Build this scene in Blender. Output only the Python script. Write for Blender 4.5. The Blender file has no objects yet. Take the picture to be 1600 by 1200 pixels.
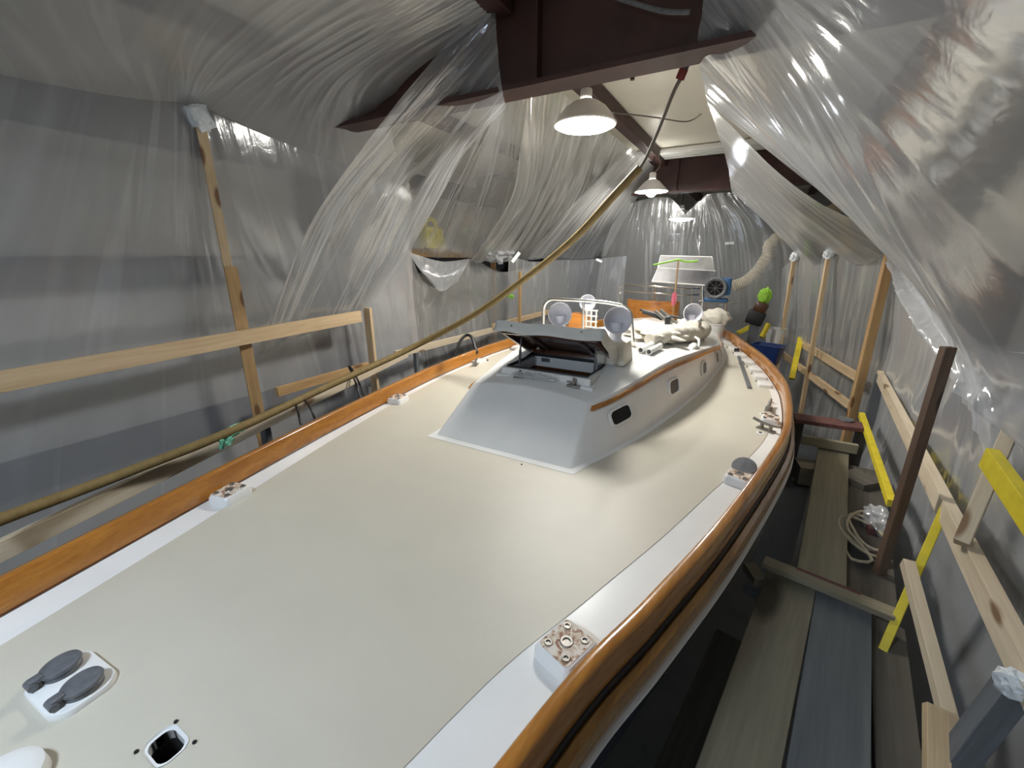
import bpy, bmesh, math, random
import numpy as np
from mathutils import Vector, Matrix, Quaternion
random.seed(7)
S = bpy.context.scene
COL = S.collection
# ------------------------------------------------------------------ camera
PX_F = 650.0; PITCH = math.radians(17.1); YAW = math.radians(29.5)
CAM = np.array([1.28, 0.0, 3.5])
cd = bpy.data.cameras.new('camera'); cam = bpy.data.objects.new('camera', cd); COL.objects.link(cam)
cam.location = CAM; cam.rotation_euler = (math.pi/2 - PITCH, 0, YAW)
cd.sensor_width = 36; cd.lens = 36*PX_F/1600; cd.clip_start = 0.02
S.camera = cam
# ------------------------------------------------------------------ world, exposure, lamps
w = bpy.data.worlds.new('world'); S.world = w; w.use_nodes = True
w.node_tree.nodes['Background'].inputs[0].default_value = (0.75, 0.82, 0.9, 1)
w.node_tree.nodes['Background'].inputs[1].default_value = 0.05
S.view_settings.view_transform = 'Standard'; S.view_settings.look = 'None'
S.view_settings.exposure = 0.0; S.view_settings.gamma = 1.0
S.view_settings.use_curve_mapping = False
S.cycles.transparent_max_bounces = 24
S.cycles.max_bounces = 10
S.cycles.sample_clamp_indirect = 6.0
# hanging lamps: (x, y, z of the rim), diameter, watts, colour
LAMPS = [((-0.19, 3.88, 4.58), .53, 104, (1.0, .97, .91)),
         ((-0.32, 7.25, 4.46), .50, 72, (1.0, .97, .90)),
         ((-0.28, 10.1, 4.26), .50, 50, (.86, .92, 1.0)),
         ((-0.08, -1.1, 4.55), .50, 72, (.70, .83, 1.0)),
         ((-0.3, -4.4, 4.55), .50, 40, (.70, .85, 1.0))]

def P(px, py, x=None, y=None, z=None, d=None):
    """point of the place seen along one direction of the surveying camera, on a plane"""
    a = (px-800)/PX_F; b = (py-600)/PX_F
    fw = math.cos(PITCH)-b*math.sin(PITCH); dn = math.sin(PITCH)+b*math.cos(PITCH)
    r = np.array([math.cos(YAW)*a-math.sin(YAW)*fw, math.sin(YAW)*a+math.cos(YAW)*fw, -dn])
    t = (x-CAM[0])/r[0] if x is not None else (y-CAM[1])/r[1] if y is not None else (z-CAM[2])/r[2] if z is not None else d
    return Vector(CAM+r*t)

# ------------------------------------------------------------------ material helpers
def mat(name):
    m = bpy.data.materials.new(name); m.use_nodes = True
    nt = m.node_tree; nt.nodes.clear()
    out = nt.nodes.new('ShaderNodeOutputMaterial')
    return m, nt, out
def nd(nt, t, **kw):
    n = nt.nodes.new(t)
    for k, v in kw.items():
        if k.startswith('i_'):
            n.inputs[k[2:].replace('_', ' ')].default_value = v
        else: setattr(n, k, v)
    return n
def ramp(nt, fac, stops):
    r = nt.nodes.new('ShaderNodeValToRGB'); e = r.color_ramp.elements
    while len(e) > 1: e.remove(e[-1])
    e[0].position, e[0].color = stops[0][0], (*stops[0][1], 1)
    for p, c in stops[1:]:
        q = e.new(p); q.color = (*c, 1)
    nt.links.new(fac, r.inputs[0]); return r
def simple(name, col, rough=.5, metal=0, var=.12, scale=8, bump=0, bscale=60, coat=0, stretch=(1, 1, 1), spec=.5, col2=None):
    m, nt, out = mat(name)
    b = nd(nt, 'ShaderNodeBsdfPrincipled', i_Roughness=rough, i_Metallic=metal)
    b.inputs['Coat Weight'].default_value = coat; b.inputs['Coat Roughness'].default_value = .08
    b.inputs['Specular IOR Level'].default_value = spec
    tc = nd(nt, 'ShaderNodeTexCoord'); mp = nd(nt, 'ShaderNodeMapping'); mp.inputs['Scale'].default_value = stretch
    nt.links.new(tc.outputs['Object'], mp.inputs[0])
    n = nd(nt, 'ShaderNodeTexNoise', i_Scale=scale, i_Detail=5.0, i_Roughness=.6)
    nt.links.new(mp.outputs[0], n.inputs['Vector'])
    c2 = col2 or tuple(c*(1-var) for c in col); c1 = tuple(min(1, c*(1+var)) for c in col) if not col2 else col
    r = ramp(nt, n.outputs['Fac'], [(.3, c2), (.7, c1)])
    nt.links.new(r.outputs[0], b.inputs['Base Color'])
    if bump:
        n2 = nd(nt, 'ShaderNodeTexNoise', i_Scale=bscale, i_Detail=3.0)
        nt.links.new(mp.outputs[0], n2.inputs['Vector'])
        bp = nd(nt, 'ShaderNodeBump', i_Strength=bump, i_Distance=.01)
        nt.links.new(n2.outputs['Fac'], bp.inputs['Height']); nt.links.new(bp.outputs[0], b.inputs['Normal'])
    nt.links.new(b.outputs[0], out.inputs[0]); return m
def lumber_mat(name, ca, cb, knot=(.2, .1, .05), rough=.7, axis='Z', gs=14, coat=0, kscale=7.0):
    """long grain along one object axis with dark knots"""
    m, nt, out = mat(name)
    b = nd(nt, 'ShaderNodeBsdfPrincipled', i_Roughness=rough); b.inputs['Coat Weight'].default_value = coat
    b.inputs['Coat Roughness'].default_value = .1
    tc = nd(nt, 'ShaderNodeTexCoord'); mp = nd(nt, 'ShaderNodeMapping')
    st = {'X': (.06, 1, 1), 'Y': (1, .06, 1), 'Z': (1, 1, .06)}[axis]
    mp.inputs['Scale'].default_value = st
    oi = nd(nt, 'ShaderNodeObjectInfo'); add = nd(nt, 'ShaderNodeVectorMath', operation='ADD')
    mul = nd(nt, 'ShaderNodeMath', operation='MULTIPLY'); mul.inputs[1].default_value = 37.0
    nt.links.new(oi.outputs['Random'], mul.inputs[0])
    nt.links.new(tc.outputs['Object'], add.inputs[0]); nt.links.new(mul.outputs[0], add.inputs[1])
    nt.links.new(add.outputs[0], mp.inputs[0])
    n = nd(nt, 'ShaderNodeTexNoise', i_Scale=gs, i_Detail=6.0, i_Roughness=.65, i_Distortion=.4)
    nt.links.new(mp.outputs[0], n.inputs['Vector'])
    w_ = nd(nt, 'ShaderNodeTexNoise', i_Scale=gs*7, i_Detail=2.0); nt.links.new(mp.outputs[0], w_.inputs['Vector'])
    mx = nd(nt, 'ShaderNodeMath', operation='MULTIPLY_ADD'); mx.inputs[1].default_value = .35
    nt.links.new(w_.outputs['Fac'], mx.inputs[0]); nt.links.new(n.outputs['Fac'], mx.inputs[2])
    r = ramp(nt, mx.outputs[0], [(.45, cb), (.85, ca)])
    mp2 = nd(nt, 'ShaderNodeMapping'); mp2.inputs['Scale'].default_value = {'X': (.35, 1, 1), 'Y': (1, .35, 1), 'Z': (1, 1, .35)}[axis]
    nt.links.new(add.outputs[0], mp2.inputs[0])
    v = nd(nt, 'ShaderNodeTexVoronoi', i_Scale=max(kscale, .01)); nt.links.new(mp2.outputs[0], v.inputs['Vector'])
    kr = ramp(nt, v.outputs['Distance'], [(.13, (1, 1, 1) if kscale else (0, 0, 0)), (.22, (0, 0, 0))])
    mix = nd(nt, 'ShaderNodeMix', data_type='RGBA'); mix.inputs[7].default_value = (*knot, 1)
    nt.links.new(kr.outputs[0], mix.inputs[0]); nt.links.new(r.outputs[0], mix.inputs[6])
    nt.links.new(mix.outputs[2], b.inputs['Base Color'])
    bp = nd(nt, 'ShaderNodeBump', i_Strength=.15, i_Distance=.004)
    nt.links.new(mx.outputs[0], bp.inputs['Height']); nt.links.new(bp.outputs[0], b.inputs['Normal'])
    nt.links.new(b.outputs[0], out.inputs[0]); return m
def film(name, op, tint=(.80, .82, .84), rough=.2, streak=.25, power=2.2, gloss=.5, su=70, sv=2.5, crinkle=.35):
    """thin polyethylene sheeting: more film is crossed at grazing angles, creases scatter more"""
    m, nt, out = mat(name); L = nt.links.new
    lw = nd(nt, 'ShaderNodeLayerWeight'); lw.inputs[0].default_value = .5
    pw = nd(nt, 'ShaderNodeMath', operation='POWER'); pw.inputs[1].default_value = power
    L(lw.outputs['Facing'], pw.inputs[0])
    uv = nd(nt, 'ShaderNodeTexCoord'); mp = nd(nt, 'ShaderNodeMapping'); mp.inputs['Scale'].default_value = (su, sv, 1)
    L(uv.outputs['UV'], mp.inputs[0])
    n = nd(nt, 'ShaderNodeTexNoise', i_Scale=1.0, i_Detail=2.5, i_Roughness=.5, i_Distortion=.8); L(mp.outputs[0], n.inputs['Vector'])
    sr = nd(nt, 'ShaderNodeMapRange'); sr.inputs[1].default_value = .56; sr.inputs[2].default_value = .72; sr.inputs[4].default_value = streak
    L(n.outputs['Fac'], sr.inputs[0])
    a = nd(nt, 'ShaderNodeMath', operation='MULTIPLY_ADD'); a.inputs[1].default_value = (1-op)*.8; a.inputs[2].default_value = op
    L(pw.outputs[0], a.inputs[0])
    a2 = nd(nt, 'ShaderNodeMath', operation='ADD', use_clamp=True); L(a.outputs[0], a2.inputs[0]); L(sr.outputs[0], a2.inputs[1])
    # wrinkles
    mpb = nd(nt, 'ShaderNodeMapping'); mpb.inputs['Scale'].default_value = (su*.8, sv*1.6, 1); L(uv.outputs['UV'], mpb.inputs[0])
    nb = nd(nt, 'ShaderNodeTexNoise', i_Scale=1.0, i_Detail=3.0, i_Distortion=.8); L(mpb.outputs[0], nb.inputs['Vector'])
    nc = nd(nt, 'ShaderNodeTexNoise', i_Scale=9.0, i_Detail=4.0, i_Distortion=1.5); L(uv.outputs['Object'], nc.inputs['Vector'])
    ad = nd(nt, 'ShaderNodeMath', operation='MULTIPLY_ADD'); ad.inputs[1].default_value = .22
    L(nc.outputs['Fac'], ad.inputs[0]); L(nb.outputs['Fac'], ad.inputs[2])
    bp = nd(nt, 'ShaderNodeBump', i_Strength=crinkle, i_Distance=.02); L(ad.outputs[0], bp.inputs['Height'])
    df = nd(nt, 'ShaderNodeBsdfDiffuse', i_Color=(*tint, 1)); tl = nd(nt, 'ShaderNodeBsdfTranslucent', i_Color=(*tint, 1))
    L(bp.outputs[0], df.inputs['Normal']); L(bp.outputs[0], tl.inputs['Normal'])
    sc = nd(nt, 'ShaderNodeMixShader'); sc.inputs[0].default_value = .4; L(df.outputs[0], sc.inputs[1]); L(tl.outputs[0], sc.inputs[2])
    tr = nd(nt, 'ShaderNodeBsdfTransparent', i_Color=(.93, .94, .95, 1))
    m1 = nd(nt, 'ShaderNodeMixShader'); L(a2.outputs[0], m1.inputs[0]); L(tr.outputs[0], m1.inputs[1]); L(sc.outputs[0], m1.inputs[2])
    gl = nd(nt, 'ShaderNodeBsdfGlossy', i_Roughness=rough*.7, i_Color=(1, 1, 1, 1)); L(bp.outputs[0], gl.inputs['Normal'])
    g = nd(nt, 'ShaderNodeMath', operation='MULTIPLY_ADD'); g.inputs[1].default_value = gloss; g.inputs[2].default_value = .085
    L(pw.outputs[0], g.inputs[0])
    m2 = nd(nt, 'ShaderNodeMixShader'); L(g.outputs[0], m2.inputs[0]); L(m1.outputs[0], m2.inputs[1]); L(gl.outputs[0], m2.inputs[2])
    L(m2.outputs[0], out.inputs[0]); return m
def emit(name, col, st):
    m, nt, out = mat(name); e = nd(nt, 'ShaderNodeEmission', i_Color=(*col, 1), i_Strength=st)
    nt.links.new(e.outputs[0], out.inputs[0]); return m

M = dict(
 beige=simple('nonskid_beige', (.56, .525, .435), .42, var=.03, scale=3, bump=.12, bscale=420),
 white=simple('white_gelcoat', (.78, .78, .76), .28, var=.03, scale=5),
 canvas=simple('cream_canvas', (.70, .66, .57), .85, var=.06, scale=9, bump=.25, bscale=35),
 grey_canvas=simple('grey_canvas', (.62, .62, .59), .85, var=.06, scale=9, bump=.25, bscale=30),
 varnish=lumber_mat('varnished_mahogany', (.46, .19, .028), (.27, .095, .012), (.2, .07, .01), .25, 'Y', 16, .8, 0),
 strake=lumber_mat('varnished_strake', (.40, .19, .035), (.22, .09, .015), (.14, .05, .01), .25, 'Y', 16, .8, 0),
 teak=lumber_mat('teak', (.62, .26, .05), (.36, .12, .02), (.3, .1, .02), .35, 'X', 12, .5),
 dark_wood=lumber_mat('dark_varnish', (.10, .035, .012), (.045, .016, .008), (.03, .01, .01), .3, 'X', 12, .5),
 pine=lumber_mat('raw_pine', (.66, .50, .31), (.48, .33, .18), (.20, .10, .05)),
 pine_pale=lumber_mat('pale_pine', (.72, .62, .46), (.55, .44, .30), (.25, .15, .08)),
 pine_warm=lumber_mat('warm_pine', (.55, .36, .17), (.38, .22, .09), (.18, .09, .04)),
 plank=lumber_mat('khaki_plank', (.27, .24, .17), (.18, .155, .105), (.07, .06, .04), .85, 'Z', 8, 0, 2.5),
 plank_grey=lumber_mat('grey_plank', (.19, .20, .20), (.12, .13, .135), (.06, .06, .06), .85, 'Z', 8, 0, 2.5),
 plank_dark=lumber_mat('dark_plank', (.13, .115, .09), (.07, .06, .05), (.03, .03, .03), .9, 'Z', 8, 0, 2.5),
 dark_post=lumber_mat('dark_post', (.16, .10, .065), (.08, .05, .035), (.03, .02, .02), .6),
 grey_post=lumber_mat('grey_post', (.14, .15, .16), (.09, .095, .10), (.05, .05, .05), .7),
 yellow=simple('yellow_paint', (.72, .58, .03), .55, var=.12, scale=14),
 hull=simple('navy_hull', (.012, .022, .06), .25, var=.1, coat=.3),
 black=simple('black_rubber', (.012, .012, .012), .5),
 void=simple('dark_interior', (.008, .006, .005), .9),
 steel=simple('stainless', (.72, .70, .66), .18, 1.0, var=.04),
 dull_steel=simple('dull_steel', (.30, .29, .27), .4, .9, var=.2),
 grey_metal=simple('grey_anodised', (.15, .155, .165), .5, .3, var=.25, scale=30, bump=.2, bscale=90),
 red_steel=simple('red_oxide_steel', (.055, .022, .018), .55, var=.3, scale=3, bump=.1),
 cream=simple('cream_panel', (.78, .74, .64), .35, var=.05, scale=1.2),
 wallp=simple('wall_panel', (.66, .63, .56), .6, var=.1, scale=1.0),
 girt=simple('girt_steel', (.035, .035, .042), .6, var=.2, scale=2),
 concrete=simple('concrete', (.16, .16, .155), .85, var=.25, scale=2, bump=.2, bscale=20),
 enamel=simple('lamp_enamel', (.80, .77, .76), .4, var=.03),
 hose=lumber_mat('hose_jacket', (.25, .175, .06), (.17, .115, .04), (.14, .1, .04), .7, 'Z', 14, 0, 0),
 cable=simple('cable_jacket', (.16, .14, .11), .6),
 tapegreen=simple('green_tape', (.28, .62, .06), .6),
 tapeteal=simple('teal_tape', (.25, .62, .42), .6, var=.3, scale=30),
 tapewhite=simple('white_tape', (.72, .76, .78), .5, var=.1, scale=30, bump=.5, bscale=40),
 jug=simple('jug_plastic', (.75, .66, .08), .45),
 blue=simple('blue_paint', (.02, .10, .24), .45, var=.15),
 blue_tub=simple('blue_tub', (.012, .03, .12), .4),
 red=simple('red_plastic', (.22, .035, .03), .5),
 redpaint=simple('red_paint', (.13, .05, .045), .7, var=.3, scale=25),
 pink=simple('pink_ribbon', (.75, .18, .25), .6),
 vent=simple('vent_white', (.66, .66, .72), .35, var=.04),
 rope=simple('rope', (.62, .58, .50), .9, var=.15, scale=60, bump=.4, bscale=150),
 cord=simple('tan_cord', (.40, .34, .24), .8, var=.15, scale=40),
 duct=simple('cream_duct', (.52, .44, .30), .7, var=.1, scale=12),
 green=simple('green_bag', (.25, .50, .04), .6, bump=.3),
 glasspane=simple('port_glass', (.03, .035, .04), .35, spec=.4),
 wall_dark=simple('dark_wall_panel', (.26, .25, .22), .6, var=.15, scale=1.0),
 panel=simple('panel_grey', (.05, .05, .055), .45, var=.6, scale=4),
 panel_light=simple('panel_light', (.17, .17, .165), .6, var=.3, scale=6),
)
def rust():
    m, nt, out = mat('rusty_pad')
    b = nd(nt, 'ShaderNodeBsdfPrincipled', i_Roughness=.6); tc = nd(nt, 'ShaderNodeTexCoord')
    n = nd(nt, 'ShaderNodeTexNoise', i_Scale=38.0, i_Detail=5.0, i_Distortion=1.0); nt.links.new(tc.outputs['Object'], n.inputs[0])
    r = ramp(nt, n.outputs['Fac'], [(.42, (.72, .66, .58)), (.52, (.58, .45, .33)), (.60, (.30, .15, .09)), (.7, (.20, .08, .06))])
    nt.links.new(r.outputs[0], b.inputs['Base Color']); nt.links.new(b.outputs[0], out.inputs[0]); return m
M['rust'] = rust()
F_clear = film('film_clear', .38, streak=.10, tint=(.84, .85, .88), sv=1.2, su=45)
F_mid = film('film_mid', .29, streak=.22, tint=(.86, .86, .85), su=20)
F_pleat = film('film_pleat', .26, streak=.42, tint=(.84, .83, .79), su=22, gloss=.7, rough=.14)
F_milk = film('film_milky', .48, streak=.25, tint=(.86, .88, .91), su=45)
F_thin = film('film_thin', .15, streak=.22, tint=(.80, .80, .80), su=11)
F_right = film('film_right', .33, streak=.22, tint=(.82, .85, .90), su=36)
F_veil = film('film_veil', .20, streak=.26, tint=(.80, .82, .84), su=13)

# ------------------------------------------------------------------ object helpers
def tag(o, label=None, cat=None, group=None, kind=None):
    if label: o['label'] = label
    if cat: o['category'] = cat
    if group: o['group'] = group
    if kind: o['kind'] = kind
    return o
def empty(name, loc, label, cat, group=None, rz=0):
    o = bpy.data.objects.new(name, None); COL.objects.link(o); o.location = loc; o.rotation_euler = (0, 0, rz)
    o.empty_display_size = .1
    return tag(o, label, cat, group)
def put(name, bm, m, parent=None, smooth=True, mw=None, angle=35):
    """link a bmesh as ONE object; coordinates are world ones unless mw gives a matrix"""
    me = bpy.data.meshes.new(name)
    bmesh.ops.recalc_face_normals(bm, faces=bm.faces)
    if mw is None:
        vs = [v.co for v in bm.verts]
        lo = Vector([min(v[i] for v in vs) for i in range(3)]); hi = Vector([max(v[i] for v in vs) for i in range(3)])
        c = Vector(((lo.x+hi.x)/2, (lo.y+hi.y)/2, lo.z)); mw = Matrix.Translation(c)
        bm.transform(Matrix.Translation(-c))
    bm.to_mesh(me); bm.free()
    if smooth:
        me.polygons.foreach_set('use_smooth', [True]*len(me.polygons)); me.set_sharp_from_angle(angle=math.radians(angle))
    me.materials.append(M[m] if isinstance(m, str) else m)
    o = bpy.data.objects.new(name, me); COL.objects.link(o)
    if parent is not None:
        o.parent = parent
        o.matrix_basis = wm(parent).inverted() @ mw
    else: o.matrix_basis = mw
    return o
def wm(o): return wm(o.parent) @ o.matrix_basis if o.parent else o.matrix_basis.copy()
def BM(): return bmesh.new()
def frame(p0, p1, up=(0, 0, 1)):
    z = (Vector(p1)-Vector(p0)).normalized(); u = Vector(up)
    if abs(z.dot(u)) > .98: u = Vector((0, 1, 0))
    x = u.cross(z).normalized(); y = z.cross(x)
    m = Matrix((x, y, z)).transposed().to_4x4(); m.translation = Vector(p0); return m
def add_box(bm, c, s, rot=None, bev=0):
    m = Matrix.Translation(Vector(c)) @ (rot.to_4x4() if rot is not None else Matrix.Identity(4)) @ Matrix.Diagonal((*s, 1))
    g = bmesh.ops.create_cube(bm, size=1, matrix=m)
    if bev:
        es = {e for v in g['verts'] for e in v.link_edges}
        bmesh.ops.bevel(bm, geom=list(es), offset=bev, segments=2, affect='EDGES', profile=.6)
def box(c, s, bev=0, rot=None):
    bm = BM(); add_box(bm, c, s, rot, bev); return bm
def smooth_path(pts, n=8):
    pts = [Vector(p) for p in pts]
    if len(pts) < 3: return pts
    out = []
    for i in range(len(pts)-1):
        p0 = pts[max(i-1, 0)]; p1 = pts[i]; p2 = pts[i+1]; p3 = pts[min(i+2, len(pts)-1)]
        for k in range(n):
            t = k/n
            out.append(.5*((2*p1)+(p2-p0)*t+(2*p0-5*p1+4*p2-p3)*t*t+(3*p1-p0-3*p2+p3)*t**3))
    out.append(pts[-1]); return out
def add_tube(bm, path, r, seg=10, closed=False, caps=True):
    path = [Vector(p) for p in path]; n = len(path); rings = []
    rr = r if hasattr(r, '__len__') else [r]*n
    ref = None
    for i, p in enumerate(path):
        t = (path[(i+1) % n]-path[i-1]) if closed else (path[min(i+1, n-1)]-path[max(i-1, 0)])
        t.normalize()
        if ref is None:
            ref = Vector((0, 0, 1)) if abs(t.z) < .9 else Vector((1, 0, 0))
        a = (ref-t*ref.dot(t)).normalized(); b = t.cross(a); ref = a
        rings.append([bm.verts.new(p+(a*math.cos(2*math.pi*k/seg)+b*math.sin(2*math.pi*k/seg))*rr[i]) for k in range(seg)])
    for i in range(n if closed else n-1):
        A, B = rings[i], rings[(i+1) % n]
        for k in range(seg): bm.faces.new((A[k], A[(k+1) % seg], B[(k+1) % seg], B[k]))
    if caps and not closed: bm.faces.new(rings[0][::-1]); bm.faces.new(rings[-1])
def tube(path, r, seg=10, n=8, closed=False):
    bm = BM(); add_tube(bm, smooth_path(path, n) if not closed else path, r, seg, closed); return bm
def lathe(prof, seg=32, mw=None, bm=None, cap=False):
    bm = bm or BM(); rings = []
    mw = mw or Matrix.Identity(4)
    for r, z in prof:
        rings.append([bm.verts.new(mw @ Vector((max(r, 1e-4)*math.cos(2*math.pi*k/seg), max(r, 1e-4)*math.sin(2*math.pi*k/seg), z))) for k in range(seg)])
    for A, B in zip(rings, rings[1:]):
        for k in range(seg): bm.faces.new((A[k], A[(k+1) % seg], B[(k+1) % seg], B[k]))
    if cap: bm.faces.new(rings[0][::-1]); bm.faces.new(rings[-1])
    return bm
def lumber(name, p0, p1, w_, t_, m, parent=None, up=(0, 0, 1), bev=.003):
    """a sawn board from p0 to p1: w_ along up, t_ across; local Z is its length"""
    p0 = Vector(p0); p1 = Vector(p1); L = (p1-p0).length
    fm = frame(p0, p1, up); bm = BM(); add_box(bm, (0, 0, L/2), (t_, w_, L), None, bev)
    return put(name, bm, m, parent, False, fm)
def prism(poly, z0, z1):
    bm = BM(); A = [bm.verts.new((x, y, z0)) for x, y in poly]; B = [bm.verts.new((x, y, z1)) for x, y in poly]
    n = len(poly); bm.faces.new(A[::-1]); bm.faces.new(B)
    for i in range(n): bm.faces.new((A[i], A[(i+1) % n], B[(i+1) % n], B[i]))
    return bm
def rrect(w_, h_, r, n=5):
    o = []
    for cx, cy, a0 in ((w_/2-r, h_/2-r, 0), (-w_/2+r, h_/2-r, 90), (-w_/2+r, -h_/2+r, 180), (w_/2-r, -h_/2+r, 270)):
        for k in range(n+1):
            a = math.radians(a0+90*k/n); o.append((cx+r*math.cos(a), cy+r*math.sin(a)))
    return o
def thing1(name, bm, m, label, cat, group=None, **k): return tag(put(name, bm, m, None, **k), label, cat, group)
def struct(name, bm, m, parent=None, **k):
    o = put(name, bm, m, parent, **k)
    if parent is None: o['kind'] = 'structure'
    return o
def interp(xs, ys):
    return lambda v: float(np.interp(v, xs, ys))
def cr(pts, t):
    """Catmull-Rom through pts at t in [0, len-1] (numpy)"""
    pts = np.asarray(pts, float); n = len(pts)
    t = np.clip(np.asarray(t, float), 0, n-1-1e-9); i = t.astype(int); f = (t-i)[:, None]
    p0 = pts[np.maximum(i-1, 0)]; p1 = pts[i]; p2 = pts[np.minimum(i+1, n-1)]; p3 = pts[np.minimum(i+2, n-1)]
    p0 = np.where((i == 0)[:, None], 2*p1-p2, p0); p3 = np.where((i >= n-2)[:, None], 2*p2-p1, p3)
    return .5*((2*p1)+(p2-p0)*f+(2*p0-5*p1+4*p2-p3)*f**2+(3*p1-p0-3*p2+p3)*f**3)
def hs(xs, ys, n=60):
    """smooth curve through (xs, ys) sampled at n values of x"""
    q = cr(np.stack([xs, ys], 1), np.linspace(0, len(xs)-1, n)); return q[:, 0], q[:, 1]

# ------------------------------------------------------------------ plastic sheeting
def noise2(u, v, seed):
    rng = np.random.RandomState(seed); g = rng.rand(512, 64)*2-1
    iu = np.floor(u).astype(int); iv = np.floor(v).astype(int); fu = u-iu; fv = v-iv
    fu = fu*fu*(3-2*fu); fv = fv*fv*(3-2*fv)
    G = lambda a, b: g[a % 512, b % 64]
    return (G(iu, iv)*(1-fu)+G(iu+1, iv)*fu)*(1-fv)+(G(iu, iv+1)*(1-fu)+G(iu+1, iv+1)*fu)*fv
def sheet(name, label, rows, m, amp=(.02, .04), folds=26, seed=1, nu=240, nv=64, vw=1.2, sag=None, mid=1.0, group=None):
    rows = [cr(r, np.linspace(0, len(r)-1, nu)) for r in rows]
    R = np.array(rows); k = len(rows); G = np.empty((nv, nu, 3)); ts = np.linspace(0, k-1, nv)
    for j in range(nu): G[:, j] = cr(R[:, j], ts)
    V, U = np.meshgrid(np.linspace(0, 1, nv), np.linspace(0, 1, nu), indexing='ij')
    du = np.gradient(G, axis=1); dv = np.gradient(G, axis=0); N = np.cross(du, dv)
    N /= np.maximum(np.linalg.norm(N, axis=2, keepdims=True), 1e-9)
    wob = noise2(U*3+9, V*2, seed+40)*.05
    Uw = U+wob
    h = 0
    for fr, a in ((folds*.35, .75), (folds*.8, .50), (folds*1.7, .22)):
        q = noise2(Uw*fr+3.7, V*vw+seed, seed+int(fr)); h = h+a*np.maximum(0, 1-2.6*np.abs(q))**1.4*(.45+.9*np.clip(noise2(U*5+fr, V*1.5, seed+int(fr)+5)+.5, 0, 1))
    h = h+noise2(U*7, V*6, seed+77)*.35
    A = amp[0]+(amp[1]-amp[0])*V
    A = A*(1+(mid-1)*np.sin(np.pi*V))
    G = G+N*(h*A)[..., None]
    verts = G.reshape(-1, 3); ids = np.arange(nv*nu).reshape(nv, nu)
    F = np.stack([ids[:-1, :-1], ids[:-1, 1:], ids[1:, 1:], ids[1:, :-1]], -1).reshape(-1, 4)
    c = verts.mean(0); c[2] = verts[:, 2].min()
    me = bpy.data.meshes.new(name); me.from_pydata((verts-c).tolist(), [], F.tolist())
    uvl = me.uv_layers.new(name='UVMap'); UV = np.stack([U, V], -1).reshape(-1, 2)
    li = np.empty(len(me.loops), int); me.loops.foreach_get('vertex_index', li); uvl.data.foreach_set('uv', UV[li].ravel())
    me.polygons.foreach_set('use_smooth', [True]*len(me.polygons)); me.materials.append(m)
    o = bpy.data.objects.new(name, me); COL.objects.link(o); o.location = c
    return tag(o, label, 'plastic sheet', group)

# ================================================================== the hall (setting)
struct('floor', box((0, 4, -.05), (9, 19.4, .1)), 'concrete', smooth=False)
struct('ceiling', box((0, 4, 5.15), (9, 19.4, .1)), 'cream', smooth=False)
struct('wall_left', box((-4.35, 4, 2.55), (.1, 19.2, 5.1)), 'wallp', smooth=False)
struct('wall_right', box((4.35, 4, 2.55), (.1, 19.2, 5.1)), 'wallp', smooth=False)
struct('wall_back', box((0, 13.55, 2.55), (8.6, .1, 5.1)), 'wall_dark', smooth=False)
struct('wall_front', box((0, -5.55, 2.55), (8.6, .1, 5.1)), 'wallp', smooth=False)
def ibeam(y, n):
    bm = BM()
    add_box(bm, (0, y, 4.80), (8.4, .03, .50)); add_box(bm, (0, y, 4.545), (8.4, .20, .03)); add_box(bm, (0, y, 5.075), (8.4, .20, .03))
    for x in (-3.2, -.1, 1.9): add_box(bm, (x, y, 4.81), (.02, .17, .50))
    o = struct('trim_%d' % n, bm, 'red_steel', smooth=False)
    for sx in (-1, 1):
        bm = BM(); yc = y+(1.33 if sx < 0 else 0); add_box(bm, (sx*4.06, yc, 2.5), (.34, .06, 4.98)); add_box(bm, (sx*3.9, yc, 2.5), (.03, .56, 4.98)); add_box(bm, (sx*4.22, yc, 2.5), (.03, .56, 4.98))
        struct('trim_%d' % (n+(1 if sx > 0 else 2)), bm, 'girt', smooth=False)
for k, y in enumerate((-2.9, 2.82, 8.15)): ibeam(y, 1+3*k)
n = 10
for sx in (-1, 1):
    for z in (1.6, 3.35, 4.72):
        struct('trim_%d' % n, box((sx*4.2, 4, z), (.16, 18.8, .30)), 'girt', smooth=False); n += 1
for x in (-.35, -2.2, 2.2):
    for y0, y1 in ((-2.85, 2.77), (2.87, 8.1), (8.2, 13.4)):
        struct('trim_%d' % n, box((x, (y0+y1)/2, 5.02), (.14, y1-y0-.02, .14), .01), 'red_steel', smooth=False); n += 1
bm = BM()                                               # ribbed white panel strip under the ceiling
for k in range(4): add_box(bm, (.1, 7.45+k*.12, 5.045), (2.6, .07, .08), None, .02)
struct('trim_%d' % n, bm, 'white'); n += 1
# ================================================================== the boat
BZ = 2.30
bY = [-1.95, -1.75, -1.35, -.8, -.2, .12, .78, 1.2, 1.85, 2.84, 3.4, 4.0, 4.5, 5.3, 6.1, 6.9, 7.4, 7.75, 7.98, 8.05]
bXs = [.01, .20, .42, .62, .775, .85, .99, 1.125, 1.315, 1.545, 1.615, 1.635, 1.61, 1.49, 1.29, 1.07, .88, .64, .31, .01]
bXp = [.01, .20, .42, .62, .765, .835, .985, 1.08, 1.215, 1.385, 1.455, 1.495, 1.51, 1.45, 1.29, 1.07, .88, .64, .31, .01]
oy, ox_s = hs(bY, bXs, 150); _, ox_p = hs(bY, bXp, 150)
ox_s = np.maximum(ox_s, .004); ox_p = np.maximum(ox_p, .004)
_hs, _hp = interp(oy, ox_s), interp(oy, ox_p)
halfw = lambda y, sx=1: _hs(y) if sx > 0 else _hp(y)
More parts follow.
